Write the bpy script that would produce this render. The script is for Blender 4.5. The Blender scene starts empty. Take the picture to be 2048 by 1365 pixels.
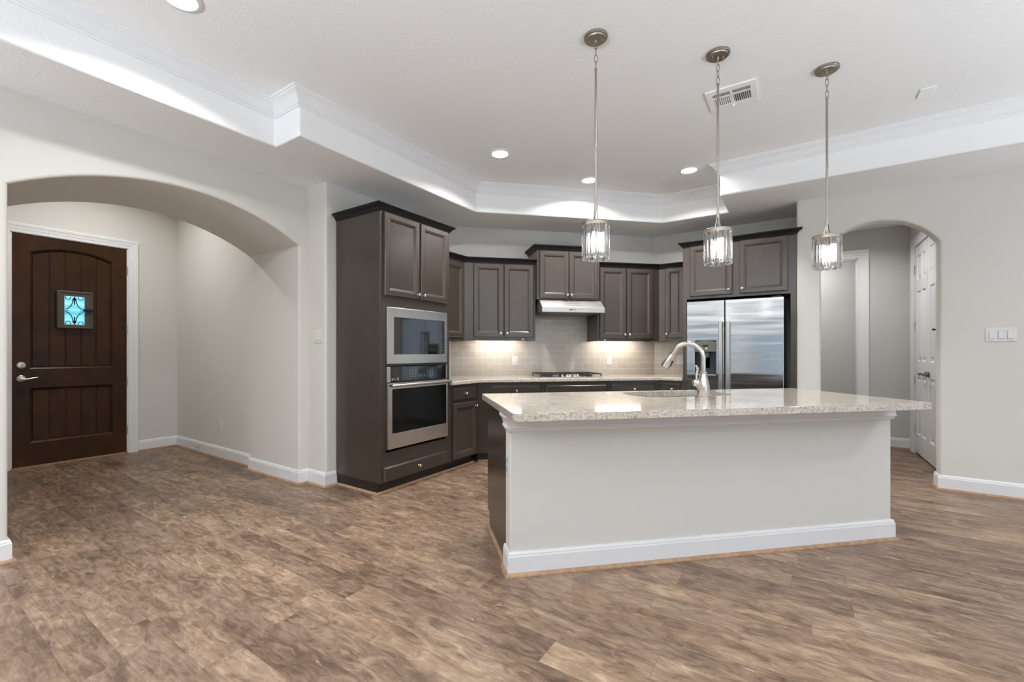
import bpy, bmesh, math, random
from math import sin, cos, pi, sqrt, radians
from mathutils import Vector, Matrix
from mathutils.geometry import tessellate_polygon

random.seed(7)
SC = bpy.context.scene
COL = SC.collection
S2 = 2 ** -0.5

# ------------------------------------------------------------------ camera
cam_d = bpy.data.cameras.new('camera')
cam = bpy.data.objects.new('camera', cam_d)
COL.objects.link(cam)
cam.location = (0, 0, 1.217)
cam.rotation_euler = (pi / 2, 0, radians(34.314))
cam_d.sensor_width = 36.0
cam_d.lens = 881.87 / 2048 * 36.0
cam_d.shift_x = (1024 - 994.9) / 2048
cam_d.shift_y = (703.5 - 682.5) / 2048
cam_d.clip_start = 0.02
SC.camera = cam

# ------------------------------------------------------------------ colour management and world
SC.view_settings.view_transform = 'Standard'
SC.view_settings.look = 'None'
SC.view_settings.gamma = 1.0
SC.view_settings.use_curve_mapping = False
SC.view_settings.exposure = 0.16
SC.cycles.sample_clamp_indirect = 4.0
SC.cycles.caustics_refractive = False
SC.cycles.caustics_reflective = False
SC.cycles.max_bounces = 14
SC.cycles.diffuse_bounces = 6
SC.cycles.transmission_bounces = 12
SC.cycles.transparent_max_bounces = 12

world = bpy.data.worlds.new('daylight')
SC.world = world
world.use_nodes = True
wbg = world.node_tree.nodes['Background']
wbg.inputs['Color'].default_value = (0.55, 0.75, 1.0, 1)
wbg.inputs['Strength'].default_value = 0.4

# ------------------------------------------------------------------ daylight through the windows behind the camera, and added ceiling fill
DAY = (0.86, 0.93, 1.0)


def area(name, loc, direction, sx, sy, power, color=DAY, shape='RECTANGLE', parent=None, spread=None):
    l = bpy.data.lights.new(name, 'AREA')
    l.shape = shape
    l.size = sx
    l.size_y = sy
    l.energy = power
    l.color = color
    if spread is not None:
        l.spread = spread
    o = bpy.data.objects.new(name, l)
    COL.objects.link(o)
    o.location = loc
    o.rotation_euler = Vector(direction).to_track_quat('-Z', 'Y').to_euler()
    if parent:
        o.parent = parent
    return o


BACK_WINDOWS = [(-3.2, -1.7), (-1.4, 0.1), (0.9, 3.0)]      # x ranges on the back wall
EAST_WINDOWS = [(-3.9, -1.4), (-1.1, 1.4), (1.7, 4.2)]      # y ranges on the east wall
WZ = {'y': (0.58, 2.05), 'x': (0.25, 2.45)}      # sill and head heights, back and east walls
XE, YB = 4.2, -4.5        # unseen walls with windows
SKY_BLUE = (0.38, 0.74, 1.0)
FILL = (0.82, 0.915, 1.0)
CAN = (1.0, 0.985, 0.965)
# the windows look onto a covered patio: little direct sky; up-tilted fill lamps are added
# at each sill to brighten the ceiling
for x0, x1 in BACK_WINDOWS:
    z0, z1 = WZ['y']
    area('daylight_back', ((x0 + x1) / 2, YB - 0.13, (z0 + z1) / 2), (0, 1, 0.0), x1 - x0, z1 - z0, 0.36 * (x1 - x0) * (z1 - z0), SKY_BLUE)
    area('ceiling_fill_back', ((x0 + x1) / 2, YB - 0.02, z0 + 0.03), (0, 0.55, 1.0), x1 - x0 - 0.1, 0.40, 90 * (x1 - x0), FILL, spread=radians(105))
for y0, y1 in EAST_WINDOWS:
    z0, z1 = WZ['x']
    area('daylight_east', (XE + 0.13, (y0 + y1) / 2, (z0 + z1) / 2), (-1, 0, 0.0), y1 - y0, z1 - z0, (12 if y0 == -1.1 else 2.5) * (y1 - y0), (0.72, 0.86, 1.0))
    area('ceiling_fill_east', (XE + 0.12, (y0 + y1) / 2, z0 + 0.15), (-0.55, 0, 1.0), y1 - y0, 0.5, 24 * (y1 - y0), FILL, spread=radians(105))


# ------------------------------------------------------------------ materials
def lin(*rgb):
    out = []
    for c in rgb:
        c /= 255.0
        out.append(c / 12.92 if c <= 0.04045 else ((c + 0.055) / 1.055) ** 2.4)
    return tuple(out) + (1.0,)


class Mat:
    def __init__(self, name, color=(0.8, 0.8, 0.8, 1), rough=0.5, metal=0.0, spec=0.5, **kw):
        self.m = bpy.data.materials.new(name)
        self.m.use_nodes = True
        self.nt = self.m.node_tree
        self.b = self.nt.nodes['Principled BSDF']
        self.b.inputs['Base Color'].default_value = color
        self.b.inputs['Roughness'].default_value = rough
        self.b.inputs['Metallic'].default_value = metal
        self.b.inputs['Specular IOR Level'].default_value = spec
        for k, v in kw.items():
            self.b.inputs[k].default_value = v
        self._tc = None

    def n(self, kind, **props):
        nd = self.nt.nodes.new(kind)
        ins = props.pop('ins', {})
        for k, v in props.items():
            setattr(nd, k, v)
        for k, v in ins.items():
            nd.inputs[k].default_value = v
        return nd

    def l(self, a, b):
        self.nt.links.new(a, b)

    def obj(self, scale=(1, 1, 1), rot=(0, 0, 0), loc=(0, 0, 0)):
        if self._tc is None:
            self._tc = self.n('ShaderNodeTexCoord')
        mp = self.n('ShaderNodeMapping', ins={'Scale': scale, 'Rotation': rot, 'Location': loc})
        self.l(self._tc.outputs['Object'], mp.inputs['Vector'])
        return mp.outputs['Vector']

    def noise(self, vec, scale=5, detail=4, rough=0.55, dist=0.0):
        nd = self.n('ShaderNodeTexNoise', ins={'Scale': scale, 'Detail': detail, 'Roughness': rough, 'Distortion': dist})
        self.l(vec, nd.inputs['Vector'])
        return nd.outputs['Fac']

    def ramp(self, fac, stops):
        r = self.n('ShaderNodeValToRGB')
        e = r.color_ramp.elements
        while len(e) < len(stops):
            e.new(0.5)
        for el, (p, c) in zip(e, stops):
            el.position = p
            el.color = c
        self.l(fac, r.inputs['Fac'])
        return r.outputs['Color']

    def mix(self, fac, a, b, mode='MIX'):
        m = self.n('ShaderNodeMix', data_type='RGBA', blend_type=mode)
        for sock, v in ((m.inputs['Factor'], fac), (m.inputs[6], a), (m.inputs[7], b)):
            if hasattr(v, 'is_linked'):
                self.l(v, sock)
            else:
                sock.default_value = v
        return m.outputs[2]

    def bump(self, height, strength=0.2, dist=0.01):
        b = self.n('ShaderNodeBump', ins={'Strength': strength, 'Distance': dist})
        self.l(height, b.inputs['Height'])
        self.l(b.outputs['Normal'], self.b.inputs['Normal'])

    def base(self, sock):
        self.l(sock, self.b.inputs['Base Color'])


def g(v):
    return (v, v, v, 1)


M = {}


def make_materials():
    # painted walls, ceilings, trim
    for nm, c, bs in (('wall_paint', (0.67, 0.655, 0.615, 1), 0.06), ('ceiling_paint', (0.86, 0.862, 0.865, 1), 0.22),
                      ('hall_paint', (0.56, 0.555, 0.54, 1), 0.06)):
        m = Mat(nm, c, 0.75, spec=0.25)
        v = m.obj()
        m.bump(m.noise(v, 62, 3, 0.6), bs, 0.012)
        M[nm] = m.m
    M['white_trim'] = Mat('white_trim', (0.78, 0.785, 0.795, 1), 0.35, spec=0.4).m
    M['white_plastic'] = Mat('white_plastic', (0.72, 0.72, 0.71, 1), 0.3, spec=0.5).m
    M['switch_gap'] = Mat('switch_gap', (0.42, 0.42, 0.41, 1), 0.5).m
    M['dark_slot'] = Mat('dark_slot', (0.02, 0.02, 0.02, 1), 0.6).m
    M['vent_white'] = Mat('vent_white', (0.88, 0.88, 0.88, 1), 0.4).m

    # raw oak shoe moulding
    m = Mat('raw_oak', (0.42, 0.27, 0.155, 1), 0.6)
    v = m.obj((6, 6, 6))
    m.base(m.ramp(m.noise(v, 4, 4), [(0.3, lin(142, 110, 84)), (0.7, lin(172, 140, 111))]))
    M['raw_oak'] = m.m

    # espresso stained wood with a fine vertical grain
    for nm, a, b, vert in (('espresso_wood', (51, 43, 36), (70, 60, 52), True), ('espresso_side', (42, 35, 30), (68, 58, 51), True),
                           ('espresso_flat', (42, 35, 30), (62, 53, 46), False), ('espresso_crown_shaded', (22, 19, 17), (32, 28, 25), False)):
        plain = nm == 'espresso_crown_shaded'  # crown undersides sit in shade; that shade is put into the colour
        m = Mat(nm, rough=0.5 if plain else 0.32, spec=0.3 if plain else 0.5, **{'Coat Weight': 0.0 if plain else 0.45, 'Coat Roughness': 0.2})
        v = m.obj((55, 55, 2.2) if vert else (2.2, 55, 55))
        n1 = m.noise(v, 2.2, 6, 0.65, 0.4)
        v2 = m.obj((2.5, 2.5, 1.6))
        n2 = m.noise(v2, 1.6, 2, 0.5)
        f = m.mix(0.25, n1, n2)
        m.base(m.ramp(f, [(0.3, lin(*a)), (0.72, lin(*b))]))
        m.bump(n1, 0.05, 0.003)
        M[nm] = m.m
    M['kick_black'] = Mat('kick_black', lin(34, 31, 29), 0.5).m

    # mahogany front door
    m = Mat('mahogany', rough=0.36, spec=0.22)
    v = m.obj((3, 45, 1.6))
    n1 = m.noise(v, 2.0, 6, 0.65, 0.5)
    n2 = m.noise(m.obj((1, 2.5, 1.2)), 1.5, 2)
    m.base(m.ramp(m.mix(0.4, n1, n2), [(0.25, lin(34, 19, 9)), (0.5, lin(58, 35, 18)), (0.8, lin(80, 50, 27))]))
    m.bump(n1, 0.08, 0.003)
    M['mahogany'] = m.m
    M['iron'] = Mat('iron', lin(84, 73, 63), 0.5, 0.2).m
    M['iron_black'] = Mat('iron_black', lin(14, 14, 16), 0.5, 0.3).m

    # metals
    M['nickel'] = Mat('nickel', (0.70, 0.67, 0.62, 1), 0.25, 1.0).m
    M['faucet_steel'] = Mat('faucet_steel', (0.62, 0.59, 0.55, 1), 0.22, 1.0).m
    M['lamp_nickel'] = Mat('lamp_nickel', (0.37, 0.335, 0.285, 1), 0.38, 1.0).m
    M['gunmetal'] = Mat('gunmetal', (0.22, 0.22, 0.23, 1), 0.35, 1.0).m

    m = Mat('steel', (0.64, 0.615, 0.58, 1), 0.27, 1.0)
    v = m.obj((1.5, 1.5, 160))
    m.bump(m.noise(v, 3, 3), 0.03, 0.004)
    M['steel'] = m.m
    # fridge door skin: very slightly rippled sheet steel
    m = Mat('fridge_steel', (0.64, 0.645, 0.65, 1), 0.15, 1.0)
    w = m.noise(m.obj((0.40, 0.4, 5.2)), 1.7, 1.6, 0.45, 0.25)
    m.bump(w, 0.36, 0.013)
    M['fridge_steel'] = m.m
    M['hood_steel'] = Mat('hood_steel', (0.60, 0.58, 0.545, 1), 0.42, 1.0).m
    M['sink_steel'] = Mat('sink_steel', (0.55, 0.54, 0.52, 1), 0.3, 1.0).m
    M['fridge_side'] = Mat('fridge_side', lin(40, 40, 42), 0.5).m
    M['charcoal'] = Mat('charcoal', lin(96, 98, 90), 0.4, 0.2).m
    M['black_glass'] = Mat('black_glass', (0.006, 0.006, 0.007, 1), 0.05, spec=0.9).m
    M['oven_glass'] = Mat('oven_glass', (0.006, 0.006, 0.006, 1), 0.08, spec=0.22).m
    M['black'] = Mat('black', (0.012, 0.012, 0.012, 1), 0.4).m
    M['cast_iron'] = Mat('cast_iron', (0.015, 0.015, 0.015, 1), 0.55).m
    M['grey_print'] = Mat('grey_print', lin(150, 155, 160), 0.5).m
    M['dim_print'] = Mat('dim_print', lin(74, 76, 80), 0.5).m
    M['led_blue'] = emis('led_blue', (0.5, 0.8, 1, 1), 3)

    # speckled granite
    m = Mat('granite', rough=0.06, spec=0.6)
    v = m.obj()
    big = m.noise(v, 7, 5, 0.65, 0.6)
    cream = m.ramp(big, [(0.3, lin(158, 148, 136)), (0.46, lin(190, 180, 166)), (0.7, lin(208, 200, 187))])
    vor = m.n('ShaderNodeTexVoronoi', ins={'Scale': 130.0})
    m.l(v, vor.inputs['Vector'])
    cells = m.ramp(vor.outputs['Color'], [(0.0, lin(176, 168, 158)), (0.5, lin(216, 208, 196)), (1.0, lin(196, 176, 150))])
    c1 = m.mix(0.45, cream, cells)
    fine = m.noise(v, 88, 6, 0.72, 0.3)
    gfac = m.ramp(fine, [(0.50, g(0)), (0.60, g(0.9))])
    c2 = m.mix(gfac, c1, lin(140, 138, 136))
    dark = m.noise(m.obj(loc=(3, 1, 2)), 105, 5, 0.7, 0.4)
    dfac = m.ramp(dark, [(0.59, g(0)), (0.64, g(0.9))])
    c3 = m.mix(dfac, c2, lin(58, 57, 60))
    m.base(c3)
    M['granite'] = m.m

    # subway tile: rows run along local x, courses up local z
    m = Mat('subway_tile', rough=0.10, spec=0.55)
    v = m.obj()
    sep = m.n('ShaderNodeSeparateXYZ')
    m.l(v, sep.inputs[0])
    cmb = m.n('ShaderNodeCombineXYZ')
    m.l(sep.outputs['X'], cmb.inputs['X'])
    sub = m.n('ShaderNodeMath', operation='SUBTRACT', ins={1: 0.916})
    m.l(sep.outputs['Z'], sub.inputs[0])
    m.l(sub.outputs[0], cmb.inputs['Y'])
    br = m.n('ShaderNodeTexBrick', offset=0.5, ins={'Scale': 1.0, 'Mortar Size': 0.0022, 'Mortar Smooth': 0.2, 'Brick Width': 0.1545,
             'Row Height': 0.0767, 'Color1': lin(186, 177, 166), 'Color2': lin(195, 186, 174), 'Mortar': lin(218, 211, 202)})
    m.l(cmb.outputs[0], br.inputs['Vector'])
    m.base(br.outputs['Color'])
    wav = m.noise(m.obj((9, 9, 18)), 1.0, 2)
    hsum = m.n('ShaderNodeMath', operation='MULTIPLY_ADD', ins={1: -0.6})
    m.l(br.outputs['Fac'], hsum.inputs[0])
    m.l(wav, hsum.inputs[2])
    m.bump(hsum.outputs[0], 0.25, 0.004)
    M['subway_tile'] = m.m

    # rustic vinyl plank floor, boards running along x
    m = Mat('plank_floor', rough=0.42, spec=0.4)
    v = m.obj()
    # boards 1.22 m x 0.152 m, every row slid by its own random amount
    sp = m.n('ShaderNodeSeparateXYZ')
    m.l(v, sp.inputs[0])

    def mth(op, a, b=None):
        nd = m.n('ShaderNodeMath', operation=op)
        for k, val in enumerate((a, b)):
            if val is None:
                continue
            if hasattr(val, 'is_linked'):
                m.l(val, nd.inputs[k])
            else:
                nd.inputs[k].default_value = val
        return nd.outputs[0]
    rowf = mth('DIVIDE', sp.outputs['Y'], 0.152)
    row = mth('FLOOR', rowf)
    wn = m.n('ShaderNodeTexWhiteNoise', noise_dimensions='1D')
    m.l(row, wn.inputs['W'])
    colf = mth('ADD', mth('DIVIDE', sp.outputs['X'], 1.22), wn.outputs['Value'])
    colm = mth('FLOOR', colf)
    idv = m.n('ShaderNodeCombineXYZ')
    m.l(row, idv.inputs['X'])
    m.l(colm, idv.inputs['Y'])
    wid = m.n('ShaderNodeTexWhiteNoise', noise_dimensions='2D')
    m.l(idv.outputs[0], wid.inputs['Vector'])
    fx = mth('FRACT', colf)
    fy = mth('FRACT', rowf)
    ex = mth('MINIMUM', fx, mth('SUBTRACT', 1.0, fx))
    ey = mth('MINIMUM', fy, mth('SUBTRACT', 1.0, fy))
    seam = mth('MAXIMUM', mth('LESS_THAN', ex, 0.0009), mth('LESS_THAN', ey, 0.007))
    # each board shifts the grain pattern
    sh = m.n('ShaderNodeVectorMath', operation='MULTIPLY_ADD', ins={1: (7.3, 5.1, 0)})
    m.l(wid.outputs['Color'], sh.inputs[0])
    m.l(v, sh.inputs[2])

    def mapped(scale):
        mp = m.n('ShaderNodeMapping', ins={'Scale': scale})
        m.l(sh.outputs[0], mp.inputs['Vector'])
        return mp.outputs['Vector']
    grain = m.noise(mapped((3.0, 38, 1)), 2.4, 9, 0.68, 0.6)
    patch = m.noise(mapped((4.6, 13, 1)), 1.8, 9, 0.66, 0.9)
    broad = m.noise(mapped((1.2, 3.4, 1)), 1.5, 3, 0.55, 0.5)
    knots = m.noise(mapped((6, 13, 1)), 2.2, 6, 0.7, 1.2)
    f0 = m.mix(0.70, grain, patch)
    f1 = m.mix(0.30, f0, broad)
    colr = m.ramp(f1, [(0.36, lin(84, 65, 53)), (0.44, lin(114, 92, 76)), (0.51, lin(142, 118, 99)), (0.575, lin(164, 141, 119)), (0.67, lin(194, 172, 148))])
    tint = m.ramp(wid.outputs['Value'], [(0.0, lin(206, 196, 192)), (0.5, lin(242, 238, 233)), (1.0, lin(255, 249, 238))])
    c1 = m.mix(0.8, colr, tint, 'MULTIPLY')
    kf = m.ramp(knots, [(0.62, g(0)), (0.72, g(0.6))])
    c2 = m.mix(kf, c1, lin(88, 70, 59))
    lf = m.ramp(m.noise(mapped((5, 22, 1)), 1.6, 6, 0.7, 0.8), [(0.64, g(0)), (0.70, g(0.6))])
    c3 = m.mix(lf, c2, lin(206, 186, 160))
    hs = m.n('ShaderNodeHueSaturation', ins={'Saturation': 0.95, 'Value': 0.88})
    m.l(c3, hs.inputs['Color'])
    sm = m.mix(mth('MULTIPLY', seam, 0.35), hs.outputs['Color'], lin(60, 48, 40))
    m.base(sm)
    m.bump(grain, 0.10, 0.002)
    M['plank_floor'] = m.m

    # glass
    m = Mat('crystal', (1, 1, 1, 1), 0.0, **{'Transmission Weight': 1.0, 'IOR': 1.45})
    tr = m.n('ShaderNodeBsdfTransparent')
    mx = m.n('ShaderNodeMixShader', ins={0: 0.15})
    m.l(m.b.outputs[0], mx.inputs[1])
    m.l(tr.outputs[0], mx.inputs[2])
    m.l(mx.outputs[0], m.nt.nodes['Material Output'].inputs['Surface'])
    M['crystal'] = m.m
    m = bpy.data.materials.new('window_glass')
    m.use_nodes = True
    nt = m.node_tree
    nt.nodes.clear()
    out = nt.nodes.new('ShaderNodeOutputMaterial')
    mx = nt.nodes.new('ShaderNodeMixShader')
    mx.inputs[0].default_value = 0.06
    tr = nt.nodes.new('ShaderNodeBsdfTransparent')
    gl = nt.nodes.new('ShaderNodeBsdfGlossy')
    gl.inputs['Roughness'].default_value = 0.02
    nt.links.new(tr.outputs[0], mx.inputs[1])
    nt.links.new(gl.outputs[0], mx.inputs[2])
    nt.links.new(mx.outputs[0], out.inputs[0])
    M['window_glass'] = m

    # daylit rippled glass of the door's little window
    m = Mat('seedy_glass', (0.1, 0.3, 0.35, 1), 0.15)
    n1 = m.noise(m.obj((1, 60, 45)), 1.0, 4, 0.6, 1.0)
    m.l(m.ramp(n1, [(0.32, lin(70, 160, 195)), (0.5, lin(120, 208, 226)), (0.7, lin(170, 236, 242))]), m.b.inputs['Emission Color'])
    m.b.inputs['Emission Strength'].default_value = 1.1
    M['seedy_glass'] = m.m

    M['lens_glow'] = emis('lens_glow', (1, 0.97, 0.92, 1), 14)
    M['bulb_glow'] = emis('bulb_glow', (1, 0.97, 0.93, 1), 30)
    M['strip_glow'] = emis('strip_glow', (1, 0.92, 0.80, 1), 42)


def emis(name, color, strength):
    m = Mat(name, (0.8, 0.8, 0.8, 1), 0.4)
    m.b.inputs['Emission Color'].default_value = color
    m.b.inputs['Emission Strength'].default_value = strength
    return m.m


make_materials()


# ------------------------------------------------------------------ mesh helpers
class MB:
    def __init__(self):
        self.v, self.f = [], []

    def add(self, verts, faces):
        o = len(self.v)
        self.v += [tuple(p) for p in verts]
        self.f += [tuple(i + o for i in fc) for fc in faces]
        return self

    def box(self, x0, x1, y0, y1, z0, z1):
        return self.add([(x0, y0, z0), (x1, y0, z0), (x1, y1, z0), (x0, y1, z0), (x0, y0, z1), (x1, y0, z1), (x1, y1, z1), (x0, y1, z1)],
                        [(0, 3, 2, 1), (4, 5, 6, 7), (0, 1, 5, 4), (1, 2, 6, 5), (2, 3, 7, 6), (3, 0, 4, 7)])

    def prism(self, poly, h0, h1, axis='z', ngon=True):
        """extrude a 2-D polygon; axis z: (x,y) / axis y: (x,z) / axis x: (y,z)"""
        def P(a, b, h):
            return (a, b, h) if axis == 'z' else (a, h, b) if axis == 'y' else (h, a, b)
        n = len(poly)
        vs = [P(a, b, h0) for a, b in poly] + [P(a, b, h1) for a, b in poly]
        fs = [(i, (i + 1) % n, n + (i + 1) % n, n + i) for i in range(n)]
        fs += [tuple(range(n))[::-1], tuple(range(n, 2 * n))]
        return self.add(vs, fs)

    def holed(self, outer, holes, h0, h1, axis='y', caps=(True, True)):
        def P(a, b, h):
            return (a, b, h) if axis == 'z' else (a, h, b) if axis == 'y' else (h, a, b)
        loops = [outer] + holes
        flat = [p for lp in loops for p in lp]
        tris = tessellate_polygon([[Vector((a, b, 0)) for a, b in lp] for lp in loops])
        n = len(flat)
        vs = [P(a, b, h0) for a, b in flat] + [P(a, b, h1) for a, b in flat]
        fs = []
        if caps[0]:
            fs += [tuple(t) for t in tris]
        if caps[1]:
            fs += [tuple(i + n for i in t)[::-1] for t in tris]
        k = 0
        for lp in loops:
            m = len(lp)
            fs += [(k + i, k + (i + 1) % m, n + k + (i + 1) % m, n + k + i) for i in range(m)]
            k += m
        return self.add(vs, fs)

    def loops(self, rings, cap0=True, cap1=True):
        n = len(rings[0])
        vs = [p for r in rings for p in r]
        fs = []
        for k in range(len(rings) - 1):
            for i in range(n):
                j = (i + 1) % n
                fs.append((k * n + i, k * n + j, (k + 1) * n + j, (k + 1) * n + i))
        if cap0:
            fs.append(tuple(range(n))[::-1])
        if cap1:
            fs.append(tuple(range((len(rings) - 1) * n, len(rings) * n)))
        return self.add(vs, fs)

    def lathe(self, prof, c=(0, 0, 0), axis='z', seg=24, cap=True):
        rings = []
        for r, h in prof:
            ring = []
            for i in range(seg):
                a = 2 * pi * i / seg
                p = (r * cos(a), r * sin(a), h)
                if axis == 'y':
                    p = (p[0], p[2], p[1])
                elif axis == 'x':
                    p = (p[2], p[0], p[1])
                ring.append((p[0] + c[0], p[1] + c[1], p[2] + c[2]))
            rings.append(ring)
        return self.loops(rings, cap, cap)

    def tube(self, pts, r, seg=12, closed=False):
        pts = [Vector(p) for p in pts]
        n = len(pts)
        rad = r if isinstance(r, (list, tuple)) else [r] * n
        rings = []
        up = None
        for i, p in enumerate(pts):
            a = pts[i - 1] if (i or closed) else p
            b = pts[(i + 1) % n] if (i < n - 1 or closed) else p
            t = (b - a).normalized()
            if up is None:
                up = Vector((0, 0, 1)) if abs(t.z) < 0.9 else Vector((1, 0, 0))
            u = (up - t * up.dot(t)).normalized()
            up = u
            w = t.cross(u)
            rings.append([tuple(p + (u * cos(2 * pi * k / seg) + w * sin(2 * pi * k / seg)) * rad[i]) for k in range(seg)])
        if closed:
            rings.append(rings[0])
            return self.loops(rings, False, False)
        return self.loops(rings)

    def sweep(self, path, prof, z0=0.0, closed=False, side=1):
        """mitred sweep of prof [(out, up)] along a 2-D path; out points to the right (side=1) or left (-1)"""
        n = len(path)
        P = [Vector((p[0], p[1])) for p in path]

        def nrm(a, b):
            d = (b - a).normalized()
            return Vector((d.y, -d.x)) * side
        rings = []
        for i in range(n):
            na = nrm(P[i - 1], P[i]) if (i or closed) else None
            nb = nrm(P[i], P[(i + 1) % n]) if (i < n - 1 or closed) else None
            if na is None:
                m = nb
            elif nb is None:
                m = na
            else:
                m = (na + nb)
                m = m / max(0.15, m.dot(na))
            rings.append([(P[i].x + m.x * d, P[i].y + m.y * d, z0 + h) for d, h in prof])
        if closed:
            rings.append(rings[0])
        return self.loops(rings, not closed, not closed)

    def build(self, name, mat, parent=None, smooth=False, bevel=0.0, seg=2, loc=None, rotz=0.0, merge=False, only=None):
        me = bpy.data.meshes.new(name)
        me.from_pydata(self.v, [], self.f)
        bm = bmesh.new()
        bm.from_mesh(me)
        if merge:
            bmesh.ops.remove_doubles(bm, verts=bm.verts, dist=1e-5)
        bmesh.ops.recalc_face_normals(bm, faces=bm.faces)
        bm.to_mesh(me)
        bm.free()
        me.materials.append(M[mat])
        if smooth:
            me.polygons.foreach_set('use_smooth', [True] * len(me.polygons))
            try:
                me.set_sharp_from_angle(angle=radians(38))
            except Exception:
                pass
        o = bpy.data.objects.new(name, me)
        COL.objects.link(o)
        if parent:
            o.parent = parent
        if loc:
            o.location = loc
            o.rotation_euler = (0, 0, rotz)
        if bevel:
            b = o.modifiers.new('bevel', 'BEVEL')
            b.width = bevel
            b.segments = seg
            b.limit_method = 'ANGLE'
            b.angle_limit = radians(35)
            if only:
                at = me.attributes.new('bevel_weight_edge', 'FLOAT', 'EDGE')
                for e in me.edges:
                    p, q = (me.vertices[k].co for k in e.vertices)
                    at.data[e.index].value = 1.0 if only(p, q) else 0.0
                b.limit_method = 'WEIGHT'
        return o


def tag(o, label, cat, group=None, kind=None):
    o['label'] = label
    o['category'] = cat
    if group:
        o['group'] = group
    if kind:
        o['kind'] = kind
    return o


def struct(o, label, cat):
    return tag(o, label, cat, kind='structure')


def thing(name, label, cat, loc=(0, 0, 0), rotz=0.0, group=None, kind=None):
    o = bpy.data.objects.new(name, None)
    COL.objects.link(o)
    o.empty_display_size = 0.1
    o.location = loc
    o.rotation_euler = (0, 0, rotz)
    return tag(o, label, cat, group, kind)


def dup(root, loc, label=None, rotz=None):
    r = root.copy()
    COL.objects.link(r)
    r.location = loc
    if rotz is not None:
        r.rotation_euler = (0, 0, rotz)
    if label:
        r['label'] = label
    for ch in list(root.children):
        c = ch.copy()
        COL.objects.link(c)
        c.parent = r
        for gch in list(ch.children):
            d = gch.copy()
            COL.objects.link(d)
            d.parent = c
    return r


def TN(t, n, z=0.0):
    return (S2 * (t + n), S2 * (t - n), z)


def arc_pts(x0, x1, z_spring, rise, n=20):
    c = (x0 + x1) / 2
    hw = (x1 - x0) / 2
    R = (hw * hw + rise * rise) / (2 * rise)
    out = []
    a = math.asin(min(1, hw / R))
    for i in range(n + 1):
        t = -a + 2 * a * i / n
        out.append((c + R * sin(t), z_spring + R * cos(t) - (R - rise)))
    return out


# ------------------------------------------------------------------ room constants
XL = -3.775          # left wall with the wide arch
YR = 5.41            # right wall with the narrow arch
XK = -3.50           # kitchen wall behind the oven cabinet
YK = 6.03            # wall behind the fridge
ND = -5.385          # diagonal wall behind the cooktop
CZ = 2.743           # soffit
TZ = 3.048           # tray ceiling


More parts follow.
